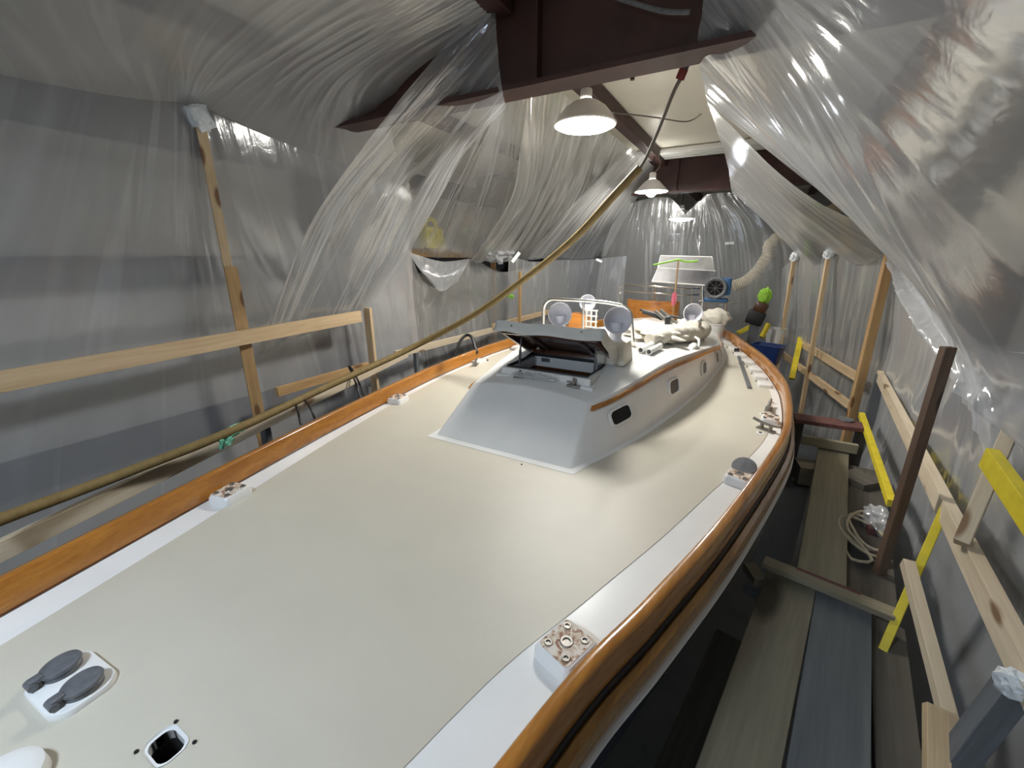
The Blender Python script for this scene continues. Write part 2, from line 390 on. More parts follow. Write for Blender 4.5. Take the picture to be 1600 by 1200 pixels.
_ws = interp([-2, 0, .8, 1.36, 2.14, 3.2, 3.7, 9], [.20, .22, .215, .20, .165, .085, .07, .07])
_wp = interp([-2, 0, .7, 2.3, 3.4, 9], [.17, .17, .16, .08, .06, .06])
wwid = lambda y, sx=1: _ws(y) if sx > 0 else _wp(y)
def outline(off, sx=1):
    """points of the deck edge on one side (positive x), moved out by off"""
    ox = ox_s if sx > 0 else ox_p
    t = np.stack([np.gradient(ox), np.gradient(oy)], 1); t /= np.linalg.norm(t, axis=1, keepdims=True)
    nrm = np.stack([t[:, 1], -t[:, 0]], 1)
    return [(max(x+nx*off, 0.0), y+ny*off) for x, y, (nx, ny) in zip(ox, oy, nrm)]
boat = empty('sailboat', (0, 3.5, 0), 'long white decked sailing yacht with cream deck and varnished rails under refit', 'boat')
# hull: loft of full sections
def hull_bm():
    bm = BM(); rows = []
    prof = [(1.0, 2.16), (1.0, 2.10), (.975, 1.9), (.90, 1.5), (.76, 1.05), (.50, .7), (.06, .35)]
    for (x, y), (xp, yp) in zip(outline(.035), outline(.035, -1)):
        rows.append([bm.verts.new((sx*(x if sx > 0 else xp)*(f if y > 0 else f**1.25), y*(1-(2.16-z)*.05)+(2.16-z)*.18, z)) for sx, lst in ((1, prof), (-1, prof[::-1])) for f, z in lst])
    for A, B in zip(rows, rows[1:]):
        for k in range(len(A)-1): bm.faces.new((A[k], A[k+1], B[k+1], B[k]))
    bmesh.ops.remove_doubles(bm, verts=bm.verts, dist=.0005)
    return bm
hull = put('hull', hull_bm(), 'hull', boat)
def swept(off_z, sides=(1, -1), y0=-9, y1=99):
    """closed profile (list of (offset, z)) swept along the deck edge on both sides"""
    bm = BM()
    for sx in sides:
        cols = [[(sx*x, y, z) for x, y in outline(o_, sx)] for o_, z in off_z]
        cols = [[bm.verts.new(p) for p, yy in zip(c, oy) if y0 <= yy <= y1] for c in cols]
        k = len(cols)
        for i in range(k):
            A, B = cols[i], cols[(i+1) % k]
            for j in range(len(A)-1):
                try: bm.faces.new((A[j], A[j+1], B[j+1], B[j]))
                except ValueError: pass
        bm.faces.new([c[0] for c in cols]); bm.faces.new([c[-1] for c in cols][::-1])
    return bm
RT = BZ+.125
def side(name, prof, m, label=None, parent=boat):
    for sx in (1, -1):
        o = put(name, swept(prof, (sx,)), m, parent, angle=50)
        if label: o['label'] = ('starboard ' if sx > 0 else 'port ')+label
side('toe_rail', [(0, BZ-.06), (0, RT-.006), (.006, RT), (.036, RT), (.044, RT-.008), (.046, BZ+.03), (.046, BZ-.06)], 'varnish', 'varnished toe rail')
side('rail_groove', [(.02, BZ-.05), (.02, BZ+.012), (.051, BZ+.012), (.051, BZ-.05)], 'black')
side('rub_strake', [(.03, BZ-.11), (.03, BZ-.04), (.058, BZ-.02), (.078, BZ-.03), (.086, BZ-.07), (.08, BZ-.11)], 'strake', 'varnished rubbing strake')
side('sheer_stripe', [(.02, BZ-.135), (.02, BZ-.108), (.093, BZ-.112), (.093, BZ-.124)], 'white', 'white stripe under the strake')
side('rail_bead', [(-.008, BZ-.01), (-.008, BZ+.006), (.004, BZ+.006), (.004, BZ-.01)], 'dark_wood')
def polygon(pts, z, holes=(), m=None, name=None, thick=.004, parent=boat):
    bm = BM(); es = []
    for loop in (pts, *holes):
        vs = [bm.verts.new((x, y, z)) for x, y in loop]
        es += [bm.edges.new((vs[i], vs[(i+1) % len(vs)])) for i in range(len(vs))]
    bmesh.ops.triangle_fill(bm, edges=es, use_beauty=True)
    if thick:
        r = bmesh.ops.extrude_face_region(bm, geom=bm.faces[:])
        bmesh.ops.translate(bm, verts=[g for g in r['geom'] if isinstance(g, bmesh.types.BMVert)], vec=(0, 0, -thick))
    return put(name, bm, m, parent, False)
HOLE = P(260, 1166, z=BZ)
hole = [(HOLE.x+a, HOLE.y+b) for a, b in rrect(.085, .060, .022)]
hole2 = [(HOLE.x+(a-HOLE.x)*1.22, HOLE.y+(b-HOLE.y)*1.26) for a, b in hole]
cabY = [2.06, 2.40, 2.77, 3.08, 3.6, 4.28, 5.0, 5.6, 6.2, 6.8]
cabX = [.505, .625, .735, .805, .905, 1.00, 1.06, 1.085, 1.05, .98]
cabP = [.505, .525, .545, .57, .61, .66, .71, .74, .74, .72]
_cs = interp(*hs(cabY, cabX, 80)); _cp = interp(*hs(cabY, cabP, 80))
cx_ = lambda y, sx=1: _cs(y) if sx > 0 else _cp(y)
topz = interp(*hs([2.0, 2.47, 3.04, 3.45, 4.1, 5.2, 5.8, 6.8], [2.54, 2.585, 2.675, 2.705, 2.668, 2.525, 2.46, 2.42], 90))
_ts = interp(*hs([2.47, 2.6, 2.8, 3.04, 3.4, 4.0, 5.0, 5.6, 6.8], [.457, .53, .615, .695, .79, .915, 1.0, 1.025, .91], 90))
_tp = interp(*hs([2.47, 2.8, 3.2, 3.6, 4.3, 5.0, 6.8], [.455, .475, .505, .55, .61, .66, .66], 90))
tx_ = lambda y, sx=1: _ts(y) if sx > 0 else _tp(y)
ring = outline(-.004)+[(-x, y) for x, y in outline(-.004, -1)[::-1]]
ring = [p for i, p in enumerate(ring) if i == 0 or (Vector(p)-Vector(ring[i-1])).length > 1e-3]
if (Vector(ring[0])-Vector(ring[-1])).length < 1e-3: ring.pop()
cabin_hole = [(-.40, 2.75)]+[(.40, 2.75), (.40, 3.0), (-.40, 3.0)]
deck = polygon(ring, BZ, (hole, cabin_hole), 'white', 'deck', .03)
deck['label'] = 'white painted deck and waterway'
def inner():
    pts = []
    for sx in (1, -1):
        l = [(sx*(halfw(y, sx)-wwid(y, sx)), y) for y in np.linspace(-1.1, 7.3, 110)]
        pts += l if sx > 0 else l[::-1]
    return pts
cabin_out = [(sx*(cx_(y, sx)+.035), y-.04*(y < 2.1)) for sx, ys in ((1, np.linspace(2.06, 6.8, 40)), (-1, np.linspace(6.8, 2.06, 40))) for y in ys]
nonskid = polygon(inner(), BZ+.003, (hole2, cabin_out), 'beige', 'nonskid_panel', .004)
nonskid['label'] = 'cream non-skid paint covering most of the deck'
bm = BM()                                                            # well under the square deck hole
A = [bm.verts.new((x, y, BZ-.002)) for x, y in hole]; B = [bm.verts.new((x, y, BZ-.22)) for x, y in hole]
for i in range(len(A)): bm.faces.new((A[i], A[(i+1) % len(A)], B[(i+1) % len(A)], B[i]))
bm.faces.new(B); hw = put('deck_hole', bm, 'void', boat); hw['label'] = 'square open hole with white edge in the foredeck'
def ringstrip(pa, pb, z0, z1):
    bm = BM(); A = [bm.verts.new((x, y, z0)) for x, y in pa]; B = [bm.verts.new((x, y, z1)) for x, y in pb]
    for i in range(len(A)): bm.faces.new((A[i], A[(i+1) % len(A)], B[(i+1) % len(A)], B[i]))
    return bm
put('hole_rim', ringstrip(hole, hole2, BZ-.012, BZ+.005), 'white', hw)
for px, py in ((275, 1128), (213, 1175), (304, 1160), (815, 726), (1192, 647), (1188, 676), (1207, 629)):
    p = P(px, py, z=BZ+.004); big = py < 700
    if big: put('hole_edge', lathe([(.004, .0015), (.026, .0015), (.028, 0)], 20, Matrix.Translation(p)), 'white', boat)
    put('screw_hole', lathe([(.0002, .003), (.012 if big else .005, .003), (.012 if big else .005, 0)], 14, Matrix.Translation(p)), 'void', boat)
# ---- cabin trunk
HX0, HX1, HY0, HY1 = -.30, .405, 2.63, 3.16                          # hatch coaming outside
HT = 2.695
camb = interp([2.5, 3.4, 4.6, 5.6, 6.8], [.045, .06, .11, .16, .16])
def cabz(x, y):
    hwid = tx_(y, 1 if x > 0 else -1); return topz(y)+camb(y)*(1-min(1, abs(x)/hwid)**2)
def trunk():
    bm = BM(); e = .02
    yts = sorted(set([2.47, 2.52, HY0+e, HY1-e]+list(np.linspace(2.70, 3.08, 5))+list(np.linspace(3.25, 6.75, 42))))
    lowy = lambda y: 2.06+(y-2.47)*(6.8-2.06)/(6.75-2.47)
    hwt = lambda y, sx: .455 if y < 2.48 else tx_(y, sx)
    def xs(y):
        l, r = -hwt(y, -1), hwt(y, 1); a, b = HX0+e, HX1-e
        return list(l+(a-l)*np.linspace(0, 1, 5))+list(a+(b-a)*np.linspace(0, 1, 9))[1:]+list(b+(r-b)*np.linspace(0, 1, 5))[1:]
    def arch(x, y): return topz(y)+camb(y)*(1-min(1, abs(x)/hwt(y, 1 if x > 0 else -1))**2)
    G = [[bm.verts.new((x, y, arch(x, y))) for x in xs(y)] for y in yts]; n = len(G[0])
    for j in range(len(G)-1):
        for i in range(n-1):
            if 4 <= i < 12 and yts[j] >= HY0+e-1e-6 and yts[j+1] <= HY1-e+1e-6: continue
            bm.faces.new((G[j][i], G[j][i+1], G[j+1][i+1], G[j+1][i]))
    sharp = []
    lows = {}
    for sx, k in ((1, n-1), (-1, 0)):
        low = [bm.verts.new((sx*cx_(lowy(y), sx), lowy(y), BZ-.004)) for y in yts]; lows[sx] = low
        for j in range(len(yts)-1):
            bm.faces.new((low[j], low[j+1], G[j+1][k], G[j][k])); sharp.append((G[j][k], G[j+1][k]))
        sharp.append((low[0], G[0][k]))
    for j in (0, -1):
        a, b = lows[-1][j], lows[1][j]
        row = [a]+[bm.verts.new(a.co.lerp(b.co, (G[j][i].co.x-G[j][0].co.x)/(G[j][-1].co.x-G[j][0].co.x))) for i in range(1, n-1)]+[b]
        for i in range(n-1):
            bm.faces.new((row[i], row[i+1], G[j][i+1], G[j][i]))
            if j == 0: sharp.append((G[0][i], G[0][i+1]))
    bmesh.ops.bevel(bm, geom=[bm.edges.get(p) for p in sharp], offset=.013, segments=3, affect='EDGES', profile=.5, clamp_overlap=True)
    return bm
ct = put('cabin_trunk', trunk(), 'white', boat, angle=30); ct['label'] = 'white cabin trunk with sloped front'
put('base_flange', prism([(x*1.0, y) for x, y in cabin_out], BZ-.002, BZ+.005), 'white', ct, smooth=False)
for sx in (1, -1):                                                   # teak strip along the upper edge
    ys = np.linspace(2.50, 6.6, 40)
    bm = BM(); ybm = lambda y: 2.06+(y-2.47)*(6.8-2.06)/(6.75-2.47)
    def onside(y, f, off):
        lo = Vector((cx_(ybm(y), sx), ybm(y), BZ)); hi = Vector((tx_(y, sx) if y > 2.48 else .455, y, topz(y))); p = lo.lerp(hi, f)
        nrm = Vector((hi.z-lo.z, 0, lo.x-hi.x)).normalized(); p += nrm*off; p.x *= 1; return Vector((sx*p.x, p.y, p.z))
    cols = [[bm.verts.new(onside(max(y, 2.475), f, o_)) for y in ys] for f, o_ in ((.845, .0), (.845, .016), (.925, .016), (.925, .0))]
    for i in range(4):
        A, B = cols[i], cols[(i+1) % 4]
        for j in range(len(ys)-1): bm.faces.new((A[j], A[j+1], B[j+1], B[j]))
    bm.faces.new([c[0] for c in cols]); bm.faces.new([c[-1] for c in cols])
    put('teak_trim', bm, 'varnish', ct)
    # portlights, rounded, along the side
    for i, (y, hw_, hh) in enumerate(((2.81, .105, .066), (3.56, .09, .062), (4.40, .085, .06), (5.12, .08, .06), (5.42, .08, .06))):
        f0 = .53 if i == 0 else .5
        c = onside(y, f0, .004); e1 = (onside(y+.1, f0, .004)-onside(y-.1, f0, .004)).normalized(); e2 = (onside(y, f0+.2, .004)-onside(y, f0-.2, .004)).normalized()
        nn = e1.cross(e2)
        if nn.x*sx < 0: nn = -nn
        e2 = nn.cross(e1) if nn.cross(e1).z > 0 else -nn.cross(e1)
        fm = Matrix((e1, e2, nn)).transposed().to_4x4(); fm.translation = c
        bm = BM(); loops = []
        for sc, zz in ((1.22, -.004), (1.2, .012), (1.02, .014), (1.0, .0)):
            loops.append([bm.verts.new((a*(hw_+(sc-1)*.09)/hw_, b*(hh+(sc-1)*.09)/hh, zz)) for a, b in rrect(2*hw_, 2*hh, hh*.62, 6)])
        for A, B in zip(loops, loops[1:]):
            for k in range(len(A)): bm.faces.new((A[k], A[(k+1) % len(A)], B[(k+1) % len(A)], B[k]))
        fr = put('portlight_frame', bm, 'white', ct, mw=fm)
        bm = BM(); bm.faces.new([bm.verts.new((a, b, .003)) for a, b in rrect(2*hw_, 2*hh, hh*.62, 6)])
        put('port_opening' if i == 0 else 'pane', bm, 'void' if i == 0 else 'glasspane', ct, mw=fm)
# ---- forward hatch: coaming, lid, fittings
bm = BM()
def ringwall(bm, x0, x1, y0, y1, t, z0, z1):
    add_box(bm, ((x0+x1)/2, y0+t/2, (z0+z1)/2), (x1-x0, t, z1-z0), None, .004); add_box(bm, ((x0+x1)/2, y1-t/2, (z0+z1)/2), (x1-x0, t, z1-z0), None, .004)
    add_box(bm, (x0+t/2, (y0+y1)/2, (z0+z1)/2), (t, y1-y0-2*t+.002, z1-z0), None, .004); add_box(bm, (x1-t/2, (y0+y1)/2, (z0+z1)/2), (t, y1-y0-2*t+.002, z1-z0), None, .004)
ringwall(bm, HX0, HX1, HY0, HY1, .034, 2.57, HT)
ringwall(bm, HX0-.03, HX1+.03, HY0-.03, HY1+.03, .03, 2.57, 2.645)
hc = put('hatch_coaming', bm, 'white', boat)
bm = BM(); ringwall(bm, HX0+.030, HX1-.030, HY0+.030, HY1-.030, .008, HT-.012, HT+.012); put('gasket', bm, 'black', hc)
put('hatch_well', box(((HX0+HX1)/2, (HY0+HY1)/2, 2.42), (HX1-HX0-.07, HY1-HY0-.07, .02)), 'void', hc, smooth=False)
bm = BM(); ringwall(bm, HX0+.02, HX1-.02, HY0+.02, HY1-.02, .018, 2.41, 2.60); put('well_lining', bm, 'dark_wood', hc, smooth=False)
for x in (-.16, .33): put('hatch_latch', box((x, HY1-.038, 2.66), (.075, .012, .032), .003), 'grey_metal', hc)
for x in (-.12, .30):
    bm = box((x, HY0-.035, 2.645), (.09, .05, .012), .003); add_tube(bm, [(x, HY0-.035, 2.64), (x, HY0-.035, 2.70)], .009); add_box(bm, (x-.02, HY0-.035, 2.668), (.06, .02, .008), None, .002)
    put('dog_clamp', bm, 'dull_steel', hc)
LID0 = Vector(((HX0+HX1)/2, HY1+.02, HT+.02)); ang = math.radians(27)
LR = Matrix.Translation(LID0) @ Matrix.Rotation(-ang, 4, 'X')          # hinge line aft; lid runs towards -Y
def lidbox(name, c, s, m, bev=.006, par=None):
    bm = BM(); add_box(bm, c, s, None, bev); return put(name, bm, m, par, mw=LR)
LW, LL = .81, .60
lid = lidbox('hatch_lid', (0, -LL/2, .03), (LW-.02, LL-.01, .03), 'dark_wood', .004, boat); lid['label'] = 'open hatch lid with dark varnished underside'
bm = BM(); ringwall(bm, -LW/2+.03, LW/2-.03, -LL+.03, -.02, .025, -.03, .018); put('lid_frame', bm, 'dark_wood', lid, mw=LR)
for x in (-.2, .2): put('cross_batten', box((x, -LL/2, .008), (.04, LL-.1, .016), .003), 'dark_wood', lid, mw=LR)
# canvas cover with hanging flaps
bm = BM(); nx, ny = 28, 20; g = {}
for i in range(nx+1):
    for j in range(ny+1):
        x = -LW/2-.012+(LW+.024)*i/nx; y = -LL-.012+(LL+.03)*j/ny
        g[i, j] = bm.verts.new((x, y, .052+.006*math.sin(x*17+y*9)+.004*math.sin(y*31)))
for i in range(nx):
    for j in range(ny): bm.faces.new((g[i, j], g[i+1, j], g[i+1, j+1], g[i, j+1]))
def flap(edge, drop, out):
    prev = edge
    for k in range(1, 4):
        cur = [bm.verts.new(v.co+Vector((out[0]*.008*math.sin(q*.9+k), out[1]*.008*math.sin(q*.7+k), -drop(q/len(edge))/3*k-(v.co.z-v.co.z)))) for q, v in enumerate(edge)]
        for q in range(len(edge)-1): bm.faces.new((prev[q], prev[q+1], cur[q+1], cur[q]))
        prev = cur
flap([g[i, 0] for i in range(nx+1)], lambda t: .085, (0, 1))
flap([g[nx, j] for j in range(ny+1)], lambda t: .085+.06*t, (1, 0)); flap([g[0, j] for j in range(ny+1)], lambda t: .05, (1, 0))
cov = put('canvas_cover', bm, 'grey_canvas', lid, mw=LR); cov['label'] = 'grey canvas cover over the hatch lid'
so = cov.modifiers.new('Solidify', 'SOLIDIFY'); so.thickness = .003
for x in (-.27, .27):
    put('snap_stud', lathe([(.0001, .006), (.009, .005), (.011, 0)], 14, Matrix.Translation((x, -LL-.016, .02)) @ Matrix.Rotation(math.pi/2, 4, 'X')), 'dull_steel', cov, mw=LR)
for x in (-.30, .31):
    a = LR @ Vector((x, -LL*.62, .0)); b = Vector((LID0.x+x*1.02, HY0+.20, HT-.02))
    bm = BM(); add_tube(bm, [a, a.lerp(b, .5)], .007); add_tube(bm, [a.lerp(b, .45), b], .011); put('lid_strut', bm, 'grey_metal', lid)
    k = LR @ Vector((x*.8, -LL*.25, -.02)); put('lid_knob', lathe([(.0001, .02), (.016, .018), (.018, 0), (.01, -.01)], 14, Matrix.Translation(k)), 'dull_steel', lid)
# crumpled tape and clear bag on the coaming front
bm = BM(); bmesh.ops.create_icosphere(bm, subdivisions=4, radius=1)
for v in bm.verts:
    n_ = v.co.copy(); k = 1+.22*math.sin(n_.x*7+n_.y*11)+.16*math.sin(n_.z*13+n_.x*17)
    v.co = Vector((n_.x*.15*k-.0, n_.y*.032*k, n_.z*.022*k))
bm.transform(Matrix.Translation((0, HY0-.05, 2.675)))
thing1('crumpled_film', bm, F_mid, 'crumpled scrap of clear film lying on the front ledge of the hatch', 'plastic scrap')
# ---- stainless guard hoop around the vents and its stay
def steel(name, pts, r, n=8, parent=boat, m='steel'): return put(name, tube(pts, r, 12, n), m, parent)
hy = 3.6
steel('guard_hoop', [(-.415, hy, 2.70), (-.415, hy, 2.95), (-.405, hy, 3.06), (-.34, hy, 3.115), (-.2, hy, 3.12), (0, hy, 3.12), (.2, hy, 3.112), (.33, hy, 3.09), (.40, hy, 3.04), (.425, hy, 2.93), (.46, hy, 2.60+.1)], .0155, 8)
steel('hoop_stay', [(-.02, 3.6, 3.12), (-.02, 3.62, 2.72)], .011)
for x in (-.415, .46, -.02): put('hoop_foot', lathe([(.0001, .012), (.03, .012), (.034, 0)], 18, Matrix.Translation((x, hy, cabz(x, hy)-.004))), 'steel', boat)
# ---- cowl vents on canvas-covered boxes
def cowl(px, py, dia, d, zb, covered, face):
    c = P(px, py, d=d); f = Vector(face).normalized(); root_ = c-f*dia*.42; root_.z = zb
    v = put('ventilator', lathe([(dia*.30, 0), (dia*.30, .02), (dia*.24, .03), (dia*.24, c.z-zb-dia*.12)], 24, Matrix.Translation(root_)), 'vent', boat)
    fm = frame((0, 0, 0), f); fm.translation = c
    R_ = dia/2
    bm = lathe([(R_*.985, .0), (R_, .012), (R_*1.05, .008), (R_*1.04, -.004), (R_*.96, -R_*.35), (R_*.72, -R_*.85), (R_*.4, -R_*1.1), (.001, -R_*1.18)], 36, fm)
    put('cowl', bm, 'vent', v)
    bm = lathe([(R_*.985, .004), (R_*.93, -R_*.3), (R_*.70, -R_*.75), (R_*.38, -R_*1.02), (.001, -R_*1.1)], 36, fm); put('cowl_throat', bm, 'vent', v)
    if covered:
        h = zb-cabz(root_.x, root_.y)+.02
        bm = BM(); add_box(bm, (root_.x, root_.y, cabz(root_.x, root_.y)+h/2-.01), (.21, .24, h+.02), None, .03)
        for vv in bm.verts: 
            if vv.co.z < zb-.05: vv.co.x = root_.x+(vv.co.x-root_.x)*1.15; vv.co.y = root_.y+(vv.co.y-root_.y)*1.15
        put('canvas_hood', bm, 'canvas', v)
    return v
fc = (.35, -.93, .10)
for px, py, dia, d, zb, cv in ((875, 491, .185, 3.43, 2.80, False), (965, 501, .195, 3.09, 2.86, True), (918, 473, .19, 5.1, 2.80, False), (1083, 489, .19, 4.4, 2.82, True)):
    cowl(px, py, dia, d, zb, cv, fc)
# ---- stanchion pads on the waterway
def pad(px, py, cap=False, old='rust', label=None, s=.135):
    p = P(px, py, z=BZ+.03); y = p.y; sx = 1 if p.x > 0 else -1
    a = math.atan2(halfw(y+.1, sx)-halfw(y-.1, sx), .2)*-sx
    fm = Matrix.Translation((p.x if y < 1.5 else sx*(halfw(y, sx)-.085), y, BZ)) @ Matrix.Rotation(a, 4, 'Z')
    bm = BM(); A = []
    for sc, z in ((1.16, 0), (1.14, .03), (1.02, .045), (.96, .047)):
        A.append([bm.verts.new((x*sc, yy*sc, z)) for x, yy in rrect(s*.86, s, .02)])
    for U, V in zip(A, A[1:]):
        for k in range(len(U)): bm.faces.new((U[k], U[(k+1) % len(U)], V[(k+1) % len(U)], V[k]))
    bm.faces.new(A[-1])
    b = put('stanchion_pad', bm, 'white', boat, mw=fm)
    if label: b['label'] = label
    bm = prism(rrect(s*.80, s*.93, .015), .046, .049); put('bedding_face', bm, old, b, mw=fm)
    for x, yy in ((-.036, -.045), (.036, -.045), (-.036, .045), (.036, .045), (0, 0)):
        r_ = .013 if (x, yy) == (0, 0) else .008
        put('bolt_hole', lathe([(r_*1.7, .049), (r_*1.5, .053), (r_, .053), (r_*.9, .0495), (.0001, .0495)], 16, fm @ Matrix.Translation((x, yy, 0))), 'dull_steel', b)
    if cap:
        put('pad_cap', lathe([(.0001, .016), (.06, .014), (.064, .006), (.06, 0), (.0001, 0)], 28, fm @ Matrix.Translation((-.0, .075, .058)) @ Matrix.Rotation(.5, 4, 'X')), 'grey_metal', b)
pad(885, 1010, s=.145, label='rust stained mounting pad nearest on the starboard waterway'); pad(1158, 745, True, label='mounting pad under a round grey cap'); pad(360, 770, label='rust stained mounting pad on the port waterway'); pad(620, 622); pad(1219, 657, s=.12)
# row of white tabs and cleats on the waterway
def cleat(px, py, z=BZ+.02, L=.2, rot=0):
    p = P(px, py, z=z); sd = 1 if p.x > 0 else -1; p.x = sd*min(abs(p.x), halfw(p.y, sd)-.10); bm = BM(); c, s_ = math.cos(rot), math.sin(rot); d_ = Vector((s_, c, 0))
    add_tube(bm, smooth_path([p-d_*L/2+Vector((0, 0, .042)), p-d_*L*.2+Vector((0, 0, .032)), p+d_*L*.2+Vector((0, 0, .032)), p+d_*L/2+Vector((0, 0, .042))], 5), .012, 8)
    for k in (-1, 1): add_tube(bm, [p+d_*k*L*.16+Vector((0, 0, -.015)), p+d_*k*L*.16+Vector((0, 0, .032))], .012, 8)
    add_box(bm, p+Vector((0, 0, -.014)), (.05, L*.62, .012), Quaternion((0, 0, 1), -rot).to_matrix(), .003)
    put('cleat', bm, 'dull_steel', boat)
cleat(1212, 671, rot=-1.0); cleat(1222, 640, rot=.1); cleat(742, 569, L=.16, rot=-.3); cleat(806, 550, L=.16, rot=.9)
for sx, y in [(1, y) for y in (4.55, 4.85, 5.15, 5.5, 5.85, 6.2, 6.6)]+[(-1, 3.95), (-1, 4.9)]:
    x = halfw(y, sx)-.055; a = -sx*math.atan2(halfw(y+.1, sx)-halfw(y-.1, sx), .2)
    b = put('chock_pad', box((0, 0, .016), (.11, .17, .032), .008), 'white', boat, mw=Matrix.Translation((sx*(x-.04), y, BZ)) @ Matrix.Rotation(a, 4, 'Z'))
    put('slot_cover', box((0, .105, .012), (.12, .02, .024), .003), 'grey_metal', b, mw=Matrix.Translation((sx*(x-.04), y, BZ)) @ Matrix.Rotation(a, 4, 'Z'))
# genoa track on the side deck
a, b = P(1151, 548, z=BZ+.012), P(1171, 606, z=BZ+.012)
lumber('genoa_track', a, b, .014, .035, 'grey_metal', boat); m_ = a.lerp(b, .42); put('track_car', box(m_+Vector((0, 0, .012)), (.05, .07, .02), .004), 'dull_steel', boat)
put('track_end', box(a+Vector((0, 0, .01)), (.06, .06, .04), .006), 'black', boat)
# ---- windlass foot-switch plate with two covers
p = P(112, 1067, z=BZ+.01); p.z = BZ; a0 = math.radians(4)
fm = Matrix.Translation(p) @ Matrix.Rotation(a0, 4, 'Z')
bm = BM(); A = []
rr_ = [(x*(1+.10*(1-(2*y/.15)**2)), y*(1+.10*(1-(2*x/.22)**2))) for x, y in rrect(.215, .142, .04, 8)]
for sc, z in ((1.0, 0), (1.0, .01), (.965, .018), (.93, .02)): A.append([bm.verts.new((x*sc, y*sc, z)) for x, y in rr_])
for U, V in zip(A, A[1:]):
    for k in range(len(U)): bm.faces.new((U[k], U[(k+1) % len(U)], V[(k+1) % len(U)], V[k]))
bm.faces.new(A[-1])
plate = put('switch_plate', bm, 'white', boat, mw=fm); plate['label'] = 'white rounded plate carrying two grey flip covers'
for k, (dx, dy) in enumerate(((-.062, .004), (.066, .006))):
    sm = fm @ Matrix.Translation((dx, dy, .02)) @ Matrix.Rotation(math.radians(90), 4, 'Z')
    bm = lathe([(.046, 0), (.046, .012), (.044, .014)], 32, Matrix.Diagonal((.96, .86, 1, 1)), cap=True); b = put('switch_base', bm, 'grey_metal', plate, mw=sm)
    bm = lathe([(.0001, .0), (.047, .0), (.049, .004), (.047, .010), (.03, .013), (.0001, .0135)], 32, Matrix.Translation((0, 0, .017)) @ Matrix.Rotation(math.radians(-3), 4, 'Y') @ Matrix.Diagonal((.98, .88, 1, 1)))
    add_box(bm, (-.052, 0, .024), (.03, .028, .012), None, .003)
    put('flip_cover', bm, 'grey_metal', b, mw=sm)
    bm = BM(); add_tube(bm, [(-.064, -.018, .014), (-.064, .018, .014)], .011, 12); put('hinge', bm, 'grey_metal', b, mw=sm)
p = P(20, 1215, z=BZ+.02)                                            # pale cap at the picture's lower left corner
put('mooring_bitt_cap', lathe([(.0001, .05), (.055, .048), (.075, .035), (.08, .0)], 36, Matrix.Translation(p+Vector((0, -.02, -.02)))), 'white', boat)

# ================================================================== lamps
LAMP_L = ['white bell lamp hanging just behind the nearest red roof beam', 'smaller looking bell lamp with exposed bulb hanging beyond the first lamp',
          'lamp glowing through the plastic at the far end', 'bell lamp hanging above the foredeck', 'bell lamp hanging over the bow end of the hall']
for i, (loc, dia, watt, colr) in enumerate(LAMPS):
    r = dia/2; lp = empty('hanging_lamp', loc, LAMP_L[i], 'lamp', 'bell lamps hung along the hall')
    T = Matrix.Translation(loc)
    prof = [(r, 0), (r*1.02, .006), (r*.97, .02), (r*.86, .07), (r*.66, .13), (r*.42, .17), (r*.24, .185), (r*.24, .19)] if i != 1 else \
           [(r, 0), (r*1.02, .006), (r*.90, .03), (r*.62, .10), (r*.44, .145), (r*.30, .165), (r*.27, .175)]
    bm = lathe(prof+[(a-.006, b-.003) for a, b in prof[::-1]], 40, T); put('shade', bm, 'enamel', lp)
    bm = lathe([(.0001, .27), (.045, .27), (.05, .26), (.05, .18), (.0001, .18)], 24, T); put('socket', bm, 'enamel', lp)
    area = math.pi*(r*.93)**2
    em = emit('lamp_glow', colr, watt/(math.pi*area))
    if i == 1:
        em = emit('bulb_glow', colr, watt/(math.pi*(.085*.10*6)))
        bm = lathe([(.0001, -.075), (.04, -.068), (.072, -.03), (.08, .0), (.065, .06), (.04, .11), (.035, .15)], 28, T); put('bulb', bm, em, lp)
    else:
        bm = lathe([(.0001, -.05), (r*.5, -.042), (r*.85, -.018), (r*.95, .002), (r*.9, .014), (.0001, .016)], 40, T); put('lens', bm, em, lp)
    zt = 5.09
    bm = BM(); add_tube(bm, [(loc[0], loc[1], loc[2]+.26), (loc[0], loc[1], zt)], .008, 8); put('hanger', bm, 'girt', lp)
    put('hook_plate', box((loc[0], loc[1], zt-.01), (.08, .08, .02), .003), 'girt', lp)
    bm = BM(); add_tube(bm, smooth_path([(loc[0]+.02, loc[1], loc[2]+.27), (loc[0]+.09, loc[1]+.02, loc[2]+.36), (loc[0]+.05, loc[1]+.05, loc[2]+.5), (loc[0]+.02, loc[1], zt)], 8), .006, 6); put('lamp_cord', bm, 'cable', lp)

# ================================================================== plastic sheeting
V = lambda *a: np.array(a, float)
top1 = [V(-2.7, -4, 4.4), V(-2.62, -2, 4.40), V(-2.55, 0, 4.42), V(-2.47, 1.35, 4.48), V(-2.44, 1.82, 4.54), V(-2.44, 1.97, 4.54), V(-2.47, 2.5, 4.46), V(-2.52, 3.3, 4.38), V(-2.6, 4.3, 4.3)]
mid1 = [V(-2.66, y, 2.7) for y in (-4, -2.4, -.8, .7, 1.6, 2.2, 2.9, 3.5, 4.3)]
bot1 = [V(-2.5, y, .7) for y in (-4, -2.6, -1.2, .1, 1.3, 2.35, 3.1, 3.7, 4.4)]
sheet('plastic_sheet', 'clear plastic sheet forming the near left wall behind the taped post', [top1, mid1, bot1], F_clear, (.004, .035), 26, 3, nu=300, nv=80)
c1 = [V(-1.5, y, 4.66) for y in (-4, -2, -.2, .9, 1.5, 1.9, 2.2, 2.5, 2.9)]
